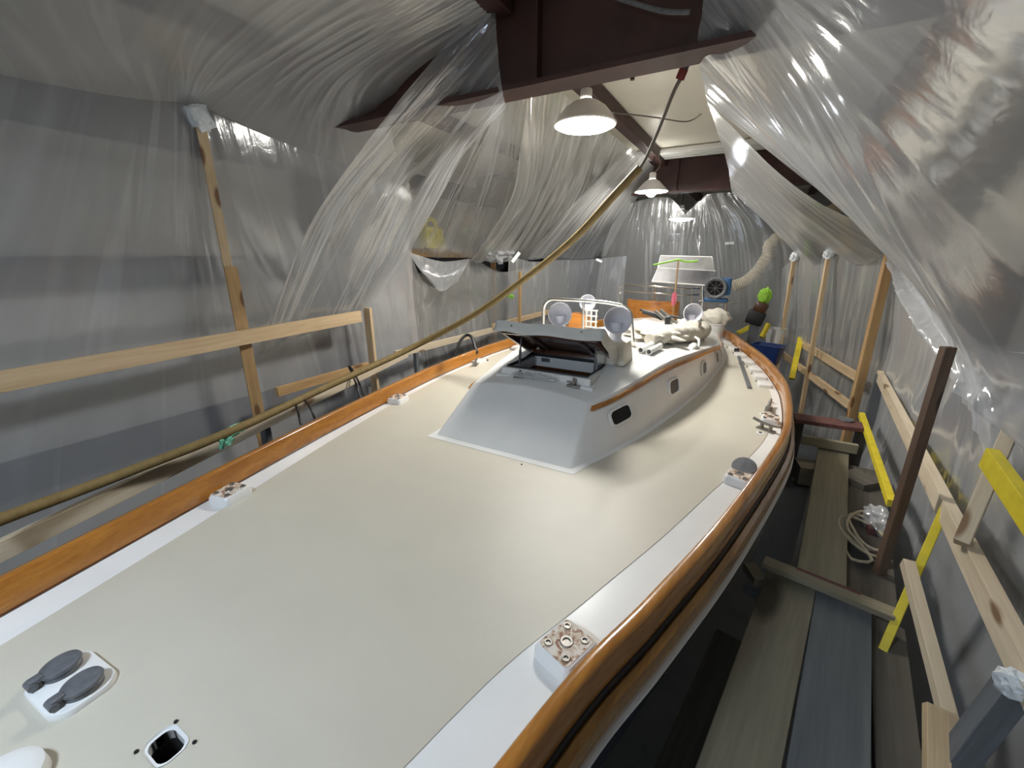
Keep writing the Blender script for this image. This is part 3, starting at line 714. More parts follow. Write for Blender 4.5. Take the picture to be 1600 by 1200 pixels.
c2 = [V(-.40, y, z) for y, z in ((-4, 4.86), (-2, 4.9), (-.4, 4.92), (.8, 4.92), (1.6, 4.93), (2.1, 4.94), (2.4, 4.95), (2.6, 4.96), (2.69, 4.96))]
sheet('plastic_sheet', 'clear plastic sheet stretched overhead from the taped post up to the roof beam', [top1, c1, c2], F_clear, (.006, .02), 40, 11, nu=300, nv=60)
s2 = [[P(772, -25, y=2.70), P(776, 60, y=2.70), P(782, 120, y=2.70), P(789, 168, y=2.70)],
      [P(500, 330, x=-1.65), P(585, 310, x=-1.65), P(650, 300, x=-1.6), P(718, 255, x=-1.4)],
      [P(400, 560, x=-2.5), P(475, 525, x=-2.5), P(562, 492, x=-2.46), P(640, 392, x=-2.62)]]
sheet('plastic_sheet', 'gathered plastic sheet fanning down from the left end of the near beam', s2, F_veil, (.006, .045), 12, 5, mid=1.3)
s3u = [[V(-.46, 2.95, 4.6), V(-.44, 3.0, 4.7), V(-.44, 3.15, 4.93), V(-.44, 3.6, 4.95)],
       [P(718, 255, x=-1.5), P(742, 270, x=-1.55), P(785, 280, x=-1.55), P(830, 290, x=-1.55)],
       [P(638, 392, x=-2.70), P(690, 404, x=-2.72), P(738, 404, x=-2.72), P(800, 402, x=-2.7)]]
sheet('plastic_sheet', 'plastic sheet sloping down in front of the yellow jug on the ledge', s3u, F_thin, (.004, .04), 8, 8)
s4 = [[V(-.52, 3.5, 4.94), V(-.52, 4.5, 4.94), V(-.52, 5.7, 4.94), V(-.52, 7.0, 4.94)],
      [P(800, 310, x=-1.5), P(860, 312, x=-1.45), P(915, 310, x=-1.4), P(955, 305, x=-1.3)],
      [P(735, 412, x=-2.6), P(795, 408, x=-2.55), P(855, 404, x=-2.5), P(906, 374, x=-2.3)]]
sheet('plastic_sheet', 'glossy pleated plastic sheet fanning down below the nearest bell lamp', s4, F_pleat, (.018, .05), 18, 6, mid=1.2)
t3 = [P(575, 470, x=-2.74), P(632, 393, x=-2.72), P(660, 438, x=-2.72), P(690, 452, x=-2.66), P(715, 440, x=-2.7), P(737, 404, x=-2.72), P(790, 425, x=-2.75), P(870, 404, x=-2.75), P(930, 400, x=-2.6)]
b3 = [Vector((-2.62, p.y+.10*math.sin(i*2.1), 1.1)) for i, p in enumerate(t3)]
m3 = [Vector((-2.74, p.y+.05*math.sin(i*1.3+1), 2.5)) for i, p in enumerate(t3)]
sheet('plastic_sheet', 'plastic curtain hanging from the timber ledge with a swag between two pins', [t3, m3, b3], F_mid, (.008, .05), 20, 9, nu=300)
sw = [[P(640, 394, x=-2.66), P(690, 408, x=-2.66), P(735, 404, x=-2.66)], [P(655, 420, x=-2.60), P(688, 432, x=-2.56), P(725, 422, x=-2.60)], [P(668, 436, x=-2.6), P(690, 455, x=-2.55), P(716, 440, x=-2.6)]]
sheet('plastic_sheet', 'small sagging swag of plastic pinned below the yellow jug', sw, F_milk, (.01, .02), 10, 14, nu=90, nv=50)
s5u = [[V(-.46, 6.4, 4.94), V(-.46, 7.0, 4.94), V(-.46, 7.5, 4.94), V(-.46, 7.98, 4.94)],
       [V(-1.4, 6.4, 4.1), V(-1.4, 7.2, 4.1), V(-1.3, 8.2, 4.1), V(-1.2, 8.9, 4.1)],
       [V(-2.35, 7.0, 3.45), V(-2.3, 8.2, 3.45), V(-2.1, 9.4, 3.45), V(-1.9, 10.2, 3.5)]]
sheet('plastic_sheet', 'plastic sheet draped from the roof opening behind the second bell lamp, left side', s5u, F_mid, (.01, .05), 22, 15)
s5 = [[V(-2.4, 6.4, 3.5), V(-2.35, 7.2, 3.4), V(-2.3, 8.2, 3.42), V(-2.1, 9.4, 3.42), V(-1.5, 10.6, 3.5)],
      [V(-2.5, 6.4, 1.1), V(-2.45, 7.3, 1.1), V(-2.4, 8.4, 1.1), V(-2.2, 9.6, 1.1), V(-1.6, 10.8, 1.1)]]
sheet('plastic_sheet', 'plastic curtain along the far left wall beyond the thin pole', s5, F_mid, (.02, .05), 16, 16)
BYY = 8.32
s6l = [[P(975, 322, y=BYY), P(1005, 312, y=BYY), P(1045, 309, y=BYY), P(1072, 336, y=BYY)], [P(940, 400, y=BYY), P(985, 400, y=BYY), P(1035, 400, y=BYY), P(1068, 400, y=BYY)],
       [P(905, 640, y=BYY), P(970, 640, y=BYY), P(1030, 640, y=BYY), P(1066, 640, y=BYY)]]
sheet('plastic_sheet', 'plastic sheet hung below the far beam, left of the V-shaped gap', s6l, F_thin, (.01, .03), 22, 17)
s6r = [[P(1070, 336, y=BYY+.06), P(1095, 312, y=BYY+.06), P(1113, 302, y=BYY+.06), P(1190, 300, y=BYY+.06)], [P(1064, 400, y=BYY+.06), P(1100, 400, y=BYY+.06), P(1150, 400, y=BYY+.06), P(1262, 400, y=BYY+.06)],
       [P(1062, 640, y=BYY+.06), P(1110, 640, y=BYY+.06), P(1150, 640, y=BYY+.06), P(1250, 640, y=BYY+.06)]]
sheet('plastic_sheet', 'plastic sheet hung below the far beam, right of the V-shaped gap', s6r, F_thin, (.01, .04), 22, 18)
A8 = [V(.83, 3.5, 4.5), V(.82, 4.6, 4.52), V(.80, 6.2, 4.55), V(.75, 8.15, 4.5)]
s8 = [A8, [V(1.55, 4.5, 4.02), V(1.55, 5.4, 3.95), V(1.45, 6.6, 4.0), V(1.3, 8.0, 4.0)], [V(2.46, 5.75, 3.64), V(2.39, 6.1, 3.46), V(2.30, 6.6, 3.42), V(2.11, 7.0, 3.54), V(1.97, 7.4, 3.40), V(1.81, 8.0, 3.5)]]
sheet('plastic_sheet', 'plastic sheet sloping from the roof opening to the far right props', s8, F_mid, (.008, .02), 10, 19, mid=1.6)
A7 = [V(1.0, -3.5, 4.75), V(.97, -.8, 4.78), V(.93, 1.4, 4.80), V(.90, 2.3, 4.86), V(.86, 2.66, 4.9), V(.85, 2.72, 4.7), V(.84, 2.8, 4.55), V(.83, 3.5, 4.5)]
M7 = [V(1.75, -3.5, 4.2), V(1.72, -1.2, 4.15), V(1.7, .6, 4.1), V(1.66, 1.7, 4.02), V(1.6, 2.5, 3.98), V(1.55, 3.2, 3.98), V(1.55, 3.9, 4.02), V(1.62, 4.6, 4.05)]
B7 = [V(2.5, -3.5, 3.5), V(2.46, -1.5, 3.45), V(2.55, .4, 3.4), V(2.5, 1.6, 3.28), V(2.26, 2.70, 3.08), V(2.26, 3.4, 3.16), V(2.34, 4.5, 3.35), V(2.44, 5.75, 3.64)]
C7 = [V(2.45, -3.5, 2.7), V(2.42, -1.5, 2.6), V(2.55, .4, 2.5), V(2.5, 1.7, 2.62), V(2.33, 2.55, 2.76), V(2.24, 3.3, 2.98), V(2.30, 4.5, 3.22), V(2.41, 5.7, 3.52)]
sheet('plastic_sheet', 'large milky plastic sheet fanning from the near beam down the right side', [A7, M7, B7, C7], F_right, (.008, .05), 28, 21, nu=340, nv=110, vw=1.5)
s7b = [[V(2.42, 1.1, 3.32), V(2.35, 1.9, 3.22), V(2.275, 2.7, 3.10), V(2.29, 3.4, 3.2), V(2.38, 4.5, 3.38)],
       [P(1660, 640, x=2.46), P(1560, 560, x=2.40), P(1495, 520, x=2.34), P(1440, 430, x=2.35), P(1408, 392, x=2.42)],
       [P(1640, 860, x=2.5), P(1545, 712, x=2.44), P(1492, 590, x=2.38), P(1447, 475, x=2.39), P(1410, 402, x=2.44)]]
sheet('plastic_sheet', 'bright milky flap of plastic hanging over the top of the dark brown prop', s7b, F_milk, (.008, .03), 16, 31, nu=200, nv=60)
T10 = [V(2.62, -3.5, 3.4), V(2.58, -1.5, 3.35), V(2.68, .4, 3.3), V(2.62, 1.6, 3.2), V(2.36, 2.72, 3.06), V(2.38, 3.4, 3.1), V(2.5, 4.5, 3.3), V(2.52, 5.7, 3.6)]
K10 = [V(2.66, -3.5, 2.2), V(2.62, -1.5, 2.2), V(2.68, .3, 2.2), V(2.62, 1.5, 2.2), V(2.52, 2.8, 2.2), V(2.50, 3.6, 2.2), V(2.58, 4.7, 2.2), V(2.66, 5.8, 2.2)]
L10 = [V(2.5, -3.5, .9), V(2.45, -1.5, .9), V(2.6, .3, .9), V(2.52, 1.4, .9), V(2.46, 2.8, .9), V(2.5, 3.7, .9), V(2.56, 4.8, .9), V(2.62, 5.9, .9)]
sheet('plastic_sheet', 'plastic wall sheet behind the long kick rail beside the walkway', [T10, K10, L10], F_milk, (.01, .05), 24, 23, nu=320, nv=90)
t9 = [V(2.5, 5.75, 3.64), V(2.42, 6.1, 3.50), V(2.33, 6.6, 3.46), V(2.14, 7.0, 3.56), V(2.0, 7.4, 3.44), V(1.84, 7.95, 3.52), V(1.66, 8.5, 3.3)]
m9 = [V(2.68, 5.8, 2.3), V(2.55, 6.3, 2.3), V(2.42, 6.75, 2.3), V(2.28, 7.15, 2.3), V(2.14, 7.6, 2.3), V(1.98, 8.05, 2.3), V(1.78, 8.7, 2.3)]
b9 = [V(2.66, 5.9, 1.0), V(2.55, 6.4, 1.0), V(2.42, 6.9, 1.0), V(2.3, 7.3, 1.0), V(2.16, 7.7, 1.0), V(2.0, 8.1, 1.0), V(1.8, 8.8, 1.0)]
sheet('plastic_sheet', 'pleated plastic curtain behind the far right guard rails', [t9, m9, b9], F_mid, (.006, .05), 20, 25)
s11 = [[P(1530, -30, d=1.5), P(1570, -40, d=1.45), P(1640, -60, d=1.4)], [P(1555, 30, d=1.5), P(1590, 35, d=1.45), P(1650, 30, d=1.4)], [P(1585, 95, d=1.5), P(1605, 102, d=1.45), P(1660, 130, d=1.4)]]
sheet('plastic_sheet', 'loose plastic flap hanging in the upper right corner', s11, F_milk, (.006, .012), 8, 27, nu=80, nv=50)

# ================================================================== scaffolding, left side
def board(name, label, cat, *a, group=None, **k): return tag(lumber(name, *a, **k), label, cat, group)
UPX = (1, 0, 0)
# post propping the sheet: two lapped boards and a wad of tape
r_ = empty('prop_post', (-2.40, 1.9, 0), 'pine prop of two lapped boards with a white taped top', 'post')
lumber('lower_board', (-2.385, 1.9, 0.0), (-2.385, 1.9, 3.42), .09, .045, 'pine_warm', r_, up=(.35, 1, 0))
lumber('upper_board', (-2.43, 1.905, 3.0), (-2.43, 1.905, 4.50), .062, .035, 'pine', r_, up=(.35, 1, 0))
bm = BM(); add_box(bm, (-2.43, 1.9, 4.48), (.10, .12, .13), Quaternion((1, 0, 0), .35).to_matrix(), .015); bmesh.ops.subdivide_edges(bm, edges=bm.edges[:], cuts=3, use_grid_fill=True)
for v in bm.verts: v.co += Vector((random.uniform(-1, 1), random.uniform(-1, 1), random.uniform(-1, 1)))*.007
add_box(bm, (-2.40, 1.93, 4.42), (.02, .13, .06), Quaternion((1, 0, 0), .5).to_matrix(), .004)
put('tape_wad', bm, 'tapewhite', r_, smooth=False)
g = empty('guard_railing', (-2.36, 1.5, 0), 'upper pine guard rail along the left wall with its end post', 'railing')
lumber('rail', P(0, 594, x=-2.335)+Vector((.06, -2.2, -.05)), P(563, 494, x=-2.335), .118, .04, 'pine', g)
lumber('end_post', (-2.375, 3.235, 0), (-2.375, 3.235, 2.955), .085, .04, 'pine', g, up=(1, .15, 0))
lumber('post', (-2.40, -1.6, 0), (-2.40, -1.6, 2.9), .085, .04, 'pine', g, up=(1, 0, 0))
pa, pb = Vector((-1.665, .24, 2.155)), Vector((-2.30, 3.70, 2.365))
board('guard_rail', 'pale lower pine rail close to the boat on the left, under the brown hose', 'board', pa+(pa-pb)*.35, pb, .10, .045, 'pine_pale')
board('guard_rail', 'pale pine rail end to end with the lower left rail, behind the open hatch lid', 'board', (-2.33, 3.55, 2.375), (-2.46, 6.1, 2.30), .085, .04, 'pine_pale')
board('guard_rail', 'farthest pine rail on the left, beside the guard hoop', 'board', (-2.43, 5.9, 2.37), (-2.25, 8.1, 2.42), .085, .04, 'pine')
board('rail_offcut', 'short weathered board with dark end lying on the lower left rail', 'board', (-2.36, 2.08, 2.315), (-2.33, 3.12, 2.33), .085, .045, 'pine_warm')
board('scaffold_standard', 'thin dark upright behind the lower left rail', 'post', (-2.36, 3.93, 0), (-2.36, 3.93, 2.36), .05, .05, 'grey_post')
board('support_leg', 'short dark leg under the lower left rail, near the green tape', 'post', (-2.04, 1.75, 0), (-2.04, 1.75, 2.16), .09, .045, 'grey_post', up=UPX)
r_ = empty('thin_pole', (-2.24, 6.5, 0), 'thin pine pole with a scrap of green tape by the left wall', 'pole')
lumber('pole', (-2.24, 6.5, 0), (-2.24, 6.5, 3.25), .045, .045, 'pine_warm', r_)
bm = BM(); bmesh.ops.create_icosphere(bm, subdivisions=2, radius=.06, matrix=Matrix.Translation(P(797, 463, y=6.48)) @ Matrix.Diagonal((1.1, .5, .55, 1)))
for v in bm.verts: v.co += Vector((random.uniform(-1, 1), random.uniform(-1, 1), random.uniform(-1, 1)))*.015
put('tape_scrap', bm, 'tapegreen', r_)
g = empty('timber_ledge', (-2.98, 5.7, 0), 'pine ledge on the left wall under the yellow jug', 'shelf')
lumber('ledge_board', (-2.98, 4.38, 3.545), (-2.98, 7.1, 3.50), .10, .20, 'pine_warm', g)
for y in (4.6, 6.9): lumber('ledge_leg', (-3.03, y, 0), (-3.03, y, 3.47), .09, .045, 'pine_warm', g, up=(1, 0, 0))
# yellow jerry can
jp = Vector((-3.0, 5.13, 3.595)); j = empty('jerry_can', jp, 'yellow plastic jug seen through the film on the timber ledge', 'jug')
bm = BM(); add_box(bm, (jp.x, jp.y, jp.z+.16), (.20, .46, .32), None, .05)
for v in bm.verts:
    if v.co.z > jp.z+.26: v.co.y = jp.y+(v.co.y-jp.y)*.86; v.co.x = jp.x+(v.co.x-jp.x)*.7
for k in range(3): add_box(bm, (jp.x, jp.y-.12+k*.12, jp.z+.16), (.215, .03, .2), None, .012)
put('jug_body', bm, 'jug', j)
put('jug_handle', tube([(jp.x, jp.y-.12, jp.z+.30), (jp.x, jp.y-.10, jp.z+.40), (jp.x, jp.y+.05, jp.z+.42), (jp.x, jp.y+.12, jp.z+.31)], .028, 10), 'jug', j)
put('jug_cap', lathe([(.04, 0), (.04, .05), (.0001, .055)], 20, Matrix.Translation((jp.x, jp.y-.17, jp.z+.30))), 'jug', j)
# hose running from the lower left up to the beam
hp = [P(-60, 838, d=1.72), P(0, 812, d=1.9), P(180, 745, d=2.35), P(365, 672, d=2.86), P(520, 600, d=3.7), P(640, 545, d=4.3), P(740, 492, d=4.15), P(830, 428, d=3.8), P(900, 370, d=3.5), P(960, 305, d=3.2), P(1000, 262, d=3.05)]
hp = [hp[0]+(hp[0]-hp[1])*8+Vector((0, 0, .1)), hp[0]+(hp[0]-hp[1])*3+Vector((0, 0, .02))]+hp
hz = empty('hose', hp[5], 'long brown hose slung from the lower left up to the roof opening', 'hose')
path = smooth_path(hp, 10); put('hose_body', tube(hp, .030, 12, 10), 'hose', hz)
cp = [P(998, 265, d=3.05), P(1010, 245, d=3.0), P(1030, 200, d=2.88), P(1052, 145, d=2.72), P(1066, 118, d=2.65), P(1074, 95, d=2.6)]
put('thin_hose', tube(cp, .0125, 10, 8), 'cable', hz)
put('coupling', tube([P(1062, 124, d=2.66), P(1069, 107, d=2.62)], .028, 12), 'red', hz)
put('coupling_tail', tube([P(1067, 112, d=2.63), P(1074, 98, d=2.6), P(1083, 78, d=2.58)], .022, 12), 'grey_metal', hz)
tp = P(362, 674, d=2.86); tt = (P(400, 660, d=3.0)-P(330, 690, d=2.75)).normalized()
bm = BM(); add_tube(bm, [tp-tt*.06, tp-tt*.02, tp+tt*.03, tp+tt*.07], [.032, .036, .035, .031], 10)
add_box(bm, tp+Vector((.02, -.05, -.04)), (.07, .05, .03), Quaternion((1, .3, .2), .7).to_matrix(), .004); add_box(bm, tp+Vector((.03, -.09, -.05)), (.02, .02, .07), Quaternion((0, 1, .2), .3).to_matrix(), .004)
bmesh.ops.subdivide_edges(bm, edges=bm.edges[:], cuts=1)
for v in bm.verts: v.co += Vector((random.uniform(-1, 1), random.uniform(-1, 1), random.uniform(-1, 1)))*.006
put('tape_wrap', bm, 'tapeteal', hz, smooth=False)
# black cords looped over the left rail
def cordthing(name, pts, r, m, label, cat='cable', n=8): return thing1(name, tube(pts, r, 8, n), m, label, cat)
cordthing('power_cord', [P(576, 640, d=4.0), P(566, 610, d=4.1), P(552, 580, d=4.15), P(545, 573, d=4.2), P(553, 590, d=4.1), P(563, 622, d=4.05)], .010, 'black', 'black cord looped over the lower left rail beside the short weathered board')
cordthing('power_cord', [P(470, 663, d=3.3), P(466, 645, d=3.35), P(462, 628, d=3.4), P(476, 626, d=3.4), P(486, 640, d=3.3), P(492, 655, d=3.3)], .009, 'black', 'black cord drooping under the hose, nearest of the loops on the left')
cordthing('power_cord', [P(711, 556, d=5.0), P(718, 535, d=5.05), P(728, 524, d=5.1), P(737, 527, d=5.05), P(743, 545, d=5.0), P(746, 552, d=5.0)], .018, 'black', 'thick black cord arching over the rail behind the open hatch lid')
# crumpled clear bag and bits of tape
def crumple(bm, c, s, k=.25, sub=4, seed=0):
    rs = random.Random(seed); q = [rs.uniform(4, 9) for _ in range(6)]
    t = BM(); bmesh.ops.create_icosphere(t, subdivisions=sub, radius=1)
    for v in t.verts:
        n_ = v.co.copy(); f = 1+k*(math.sin(n_.x*q[0]+n_.y*q[1])*.5+math.sin(n_.z*q[2]+n_.x*q[3]*1.7)*.35+math.sin(n_.y*q[4]*2.3+n_.z*q[5])*.25)
        v.co = Vector((n_.x*s[0]*f, n_.y*s[1]*f, n_.z*s[2]*f))+Vector(c)
    me = bpy.data.meshes.new('tmp'); t.to_mesh(me); t.free(); bm.from_mesh(me); bpy.data.meshes.remove(me)
bm = BM(); crumple(bm, P(768, 390, x=-2.6)+Vector((.12, 0, .02)), (.16, .34, .20), .4, 4, 3)
thing1('clear_bag', bm, F_milk, 'crumpled clear plastic bag bulging beside the ledge, right of the yellow jug', 'plastic bag')
for i, (px, py, d, sz, rot, lab) in enumerate(((806, 402, 5.6, (.16, .02, .045), .9, 'white tape strip on the pleated sheet left of the thin pole'), (936, 407, 7.6, (.12, .02, .04), -.4, 'small white tape tab on the far left curtain'),
        (1140, 380, -8.36, (.14, .02, .04), .05, 'small white tape tab on the far right sheet, above the duct'), (1520, 264, 2.6, (.035, .01, .02), .3, 'small yellowish tape tab on the big right sheet'))):
    fm = cam_m = Matrix.Translation(P(px, py, d=d) if d > 0 else P(px, py, y=-d)) @ Matrix.Rotation(YAW, 4, 'Z') @ Matrix.Rotation(-rot, 4, 'Y')
    bm = BM(); add_box(bm, (0, 0, 0), (sz[0], .004, sz[2])); bmesh.ops.subdivide_edges(bm, edges=bm.edges[:], cuts=3, use_grid_fill=True)
    for v in bm.verts: v.co.y += .006*math.sin(v.co.x*60+v.co.z*40)
    tag(put('tape_tab', bm, 'tapewhite', None, mw=fm), lab, 'tape')

# ================================================================== scaffolding, right side
WZ = 1.75
def plank(label, a, b, w_, t_, m, dz=0, cat='plank'):
    a = Vector(a); b = Vector(b); a.z += dz-t_/2; b.z += dz-t_/2
    fm = frame(a, b, (0, 0, 1)); L = (b-a).length
    bm = BM(); add_box(bm, (0, 0, L/2), (w_, t_, L), None, .006)
    return tag(put('scaffold_plank', bm, m, None, False, fm), label, cat)
plank('wide khaki scaffold plank nearest the hull in the right foreground', (1.265, .15, WZ), (1.72, 2.52, WZ), .235, .045, 'plank')
plank('blue grey scaffold plank beside the khaki one in the right foreground', (1.53, .15, WZ), (1.955, 2.50, WZ), .235, .045, 'plank_grey')
plank('dark narrow scaffold plank on the outer edge, right foreground', (1.785, .2, WZ), (2.13, 2.42, WZ), .14, .045, 'plank_dark', -.05)
plank('dark scaffold plank lying lowest, close under the hull in the right foreground', (1.09, .3, WZ), (1.46, 2.2, WZ), .16, .045, 'plank_dark', -.30)
plank('khaki scaffold plank leading away to the trestle', (1.83, 2.42, WZ+.052), (2.175, 4.72, WZ+.052), .225, .048, 'plank', 0)
plank('dark scaffold plank under the coiled cord', (2.06, 2.5, WZ), (2.36, 4.3, WZ), .235, .045, 'plank_dark', .0)
plank('dim grey scaffold plank hull side of the far khaki plank', (1.585, 2.45, WZ), (1.87, 4.1, WZ), .2, .045, 'plank_grey', -.16)
cb = empty('cross_board', (1.85, 2.40, WZ+.048), 'weathered board laid across the walkway planks with smeared red paint', 'board')
fm = frame((1.56, 2.45, WZ+.066), (2.12, 2.33, WZ+.066)); L = .57
bm = BM(); add_box(bm, (0, 0, L/2), (.085, .032, L), None, .004); put('board', bm, 'plank', cb, False, fm)
fm2 = frame((1.72, 2.455, WZ+.0825), (1.99, 2.398, WZ+.0825)); bm = BM(); add_box(bm, (0, 0, .14), (.022, .002, .28), None, 0); put('paint_smear', bm, 'redpaint', cb, False, fm2)
board('timber_block', 'small grey timber block at the hull end of the cross board', 'block', (1.50, 2.50, WZ-.03), (1.56, 2.38, WZ-.03), .05, .07, 'plank')
# trestle steps at the end of the walkway
tr = empty('trestle', (2.1, 4.85, 0), 'dark wooden trestle with two treads at the end of the right walkway', 'trestle')
a, b = P(1250, 655, z=1.97), P(1350, 668, z=1.97)
def tread(name, a, b, w_, t_, m): 
    fm = frame(a, b); L = (b-a).length; bm = BM(); add_box(bm, (0, 0, L/2), (w_, t_, L), None, .005); return put(name, bm, m, tr, False, fm)
tread('top_tread', a+Vector((-.05, .02, 0)), b, .20, .04, 'redpaint')
a2, b2 = P(1252, 686, z=1.86), P(1340, 702, z=1.86); tread('lower_tread', a2, b2, .05, .085, 'plank')
for q in (a, b): lumber('trestle_leg', (q.x, q.y+.05, 0), (q.x, q.y+.05, 1.95), .09, .05, 'plank_dark', tr, up=UPX)
put('round_pad', lathe([(.0001, .012), (.06, .012), (.065, 0)], 24, Matrix.Translation(P(1322, 656, z=1.995))), 'grey_metal', tr)
for i, (pxa, pya, pxb, pyb, z, lab) in enumerate(((1243, 735, 1292, 742, 1.70, 'khaki sleeper block beside the far plank, hull side'), (1318, 748, 1362, 770, 1.72, 'khaki sleeper block beside the far plank, wall side'))):
    a, b = P(pxa, pya, z=z), P(pxb, pyb, z=z)
    board('sleeper_block', lab, 'block', a, b, .16, .20, 'plank_dark' if i else 'plank')
# guard rails and props of the right wall
r_ = empty('prop_post', (2.46, 5.8, 0), 'warm brown pine prop holding up the hem of the big right sheet', 'post')
lumber('post', (2.50, 5.8, 0), (2.455, 5.8, 3.62), .09, .05, 'pine_warm', r_, up=(1, .4, 0))
put('tape_cap', box((2.455, 5.8, 3.62), (.10, .08, .06), .015), 'tapewhite', r_)
def prop(name, label, b_, t_, w_, m, wad=True):
    r_ = empty(name, (b_[0], b_[1], 0), label, 'post'); lumber('post', b_, t_, w_, .04, m, r_, up=(1, .4, 0))
    if wad:
        bm = BM(); crumple(bm, Vector(t_)+Vector((0, 0, -.01)), (.06, .06, .07), .3, 3, 5); put('tape_wad', bm, 'tapewhite', r_)
    return r_
prop('prop_post', 'thin pale prop topped with white tape, second from the brown prop', (1.86, 7.95, 0), (1.77, 8.0, 3.50), .055, 'pine')
prop('prop_post', 'thin pale prop topped with white tape, next to the brown prop', (2.19, 7.0, 0), (2.08, 7.0, 3.54), .05, 'pine')
prop('prop_post', 'dark brown prop leaning against the right plastic wall', (2.16, 2.76, 0), (2.145, 2.76, 3.08), .05, 'dark_post', False)
board('standard_post', 'dark grey upright beside the brown prop foot', 'post', (2.60, 5.62, 0), (2.60, 5.62, 2.30), .10, .06, 'grey_post', up=UPX)
board('guard_rail', 'upper pine guard rail on the far right', 'board', (2.49, 5.86, 2.17), (1.90, 8.72, 2.19), .10, .04, 'pine')
board('guard_rail', 'lower pine guard rail on the far right', 'board', (2.44, 5.80, 1.865), (1.86, 8.3, 1.92), .09, .04, 'pine')
board('yellow_upright', 'yellow painted upright on the far right guard rails', 'board', P(1237, 592, x=1.98), P(1251, 528, x=2.05), .075, .04, 'yellow', up=UPX)
kick = board('kick_rail', 'long pale kick rail running along the right plastic wall', 'board', (2.05, .25, 2.27), (2.60, 5.70, 2.275), .10, .05, 'pine_pale')
board('yellow_batten', 'yellow edged batten running from the trestle towards the dark prop', 'board', P(1346, 648, z=1.98), P(1393, 787, z=1.95), .05, .045, 'yellow')
board('yellow_stake', 'leaning yellow painted stake beside the right walkway', 'board', (2.055, 2.17, 1.62), P(1478, 790, d=2.12), .035, .055, 'yellow', up=(1, -.4, 0))
board('pine_stake', 'raw pine stud lying along the lower right plastic wall', 'board', (2.10, 2.33, 2.12), P(1502, 1200, d=1.40), .05, .045, 'pine_pale')
board('pine_stud', 'short raw pine stud standing at the bottom right', 'board', P(1464, 1235, d=1.34), P(1462, 1105, d=1.46), .06, .045, 'pine', up=(1, 0, 0))
g = empty('corner_frame', (2.2, 2.2, 0), 'raw pine post with a yellow painted brace at the right edge', 'frame')
lumber('post', P(1502, 850, d=1.78), P(1588, 652, d=1.86), .05, .075, 'pine_pale', g, up=(1, -.5, 0))
yb0, yb1 = P(1545, 715, d=1.74), P(1660, 880, d=1.26); lumber('yellow_brace', yb0, yb1, .09, .04, 'yellow', g)
g = empty('angled_post', P(1590, 1050, d=1.3), 'blue grey post running diagonally out of the bottom right corner', 'post')
lumber('post', P(1592, 1062, d=1.30), P(1440, 1260, d=1.42), .06, .07, 'grey_post', g, up=(0, 1, .3))
bm = BM(); crumple(bm, P(1582, 1068, d=1.27), (.04, .04, .04), .3, 3, 9); put('rag_wad', bm, 'tapewhite', g)
board('white_tube', 'white painted stick low down beside the raw stud, bottom right', 'stick', P(1388, 1152, d=1.75), P(1448, 1192, d=1.62), .045, .045, 'pine_pale')
# coiled cord with red plug, and bag
cc = P(1352, 835, z=WZ+.03); path = []
for k in range(90):
    t = k/89; a = t*2*math.pi*3.6; rr = .15+.035*math.sin(a*.7)+.02*math.sin(a*2.3)
    path.append(cc+Vector((rr*math.cos(a)*.72+.03*math.sin(t*9), rr*math.sin(a)*1.35, .012*t*3)))
path += [cc+Vector((-.02, -.3, .01)), cc+Vector((-.12, -.33, 0)), P(1318, 852, z=WZ+.03)]
pc = empty('coiled_cord', cc, 'tan extension cord coiled on the dark plank beside the dark prop', 'cord')
bm = BM(); add_tube(bm, smooth_path(path, 3), .009, 8); put('cord', bm, 'cord', pc)
put('red_plug', box(P(1313, 850, z=WZ+.03), (.035, .06, .03), .008), 'red', pc)
bm = BM(); crumple(bm, P(1372, 812, z=WZ+.07), (.07, .13, .07), .3, 4, 12)
thing1('clear_bag', bm, F_milk, 'crumpled clear plastic bag lying beside the coiled cord', 'plastic bag')
thing1('brown_offcut', box(P(1357, 818, z=WZ+.02), (.04, .22, .05), .005), 'redpaint', 'dark red timber offcut beside the clear bag on the walkway', 'board')

# ================================================================== gear on the cabin roof and aft
def onroof(x, y, h=0): return Vector((x, y, cabz(x, y)+h))
# rolled awning along the starboard edge, tied with rope
rp = [onroof(.56, 3.70, .065), onroof(.70, 4.2, .085), onroof(.80, 4.8, .088), onroof(.83, 5.5, .09), onroof(.78, 6.0, .09)]
sp = smooth_path(rp, 10); rad = [.05+.028*min(1, i/10)+.008*math.sin(i*1.7) for i in range(len(sp))]; rad[-1] *= .7
ra = empty('rolled_awning', rp[0], 'cream canvas awning rolled up along the starboard edge of the cabin roof', 'awning')
bm = BM(); add_tube(bm, sp, rad, 18); put('canvas_roll', bm, 'canvas', ra)
for k in (8, 17, 26, 34): 
    t = (sp[k+1]-sp[k-1]).normalized(); fm = frame(sp[k], sp[k]+t); put('lashing', lathe([(rad[k]*1.0, -.018), (rad[k]*1.07, -.008), (rad[k]*1.07, .008), (rad[k]*1.0, .018)], 18, fm), 'canvas', ra)
bm = BM(); crumple(bm, onroof(.52, 4.1, .062), (.24, .30, .06), .45, 5, 21)
thing1('folded_canvas', bm, 'canvas', 'loose folded cream canvas spread behind the guard hoop', 'canvas')
bm = BM(); crumple(bm, onroof(.30, 4.75, .055), (.34, .32, .05), .35, 5, 22)
thing1('folded_canvas', bm, 'canvas', 'flat cream canvas cover in the middle of the cabin roof', 'canvas')
bm = BM(); crumple(bm, onroof(.70, 5.15, .10), (.16, .2, .10), .3, 5, 23)
thing1('canvas_hood', bm, 'canvas', 'cream canvas hood around the foot of the farthest cowl vent', 'canvas')
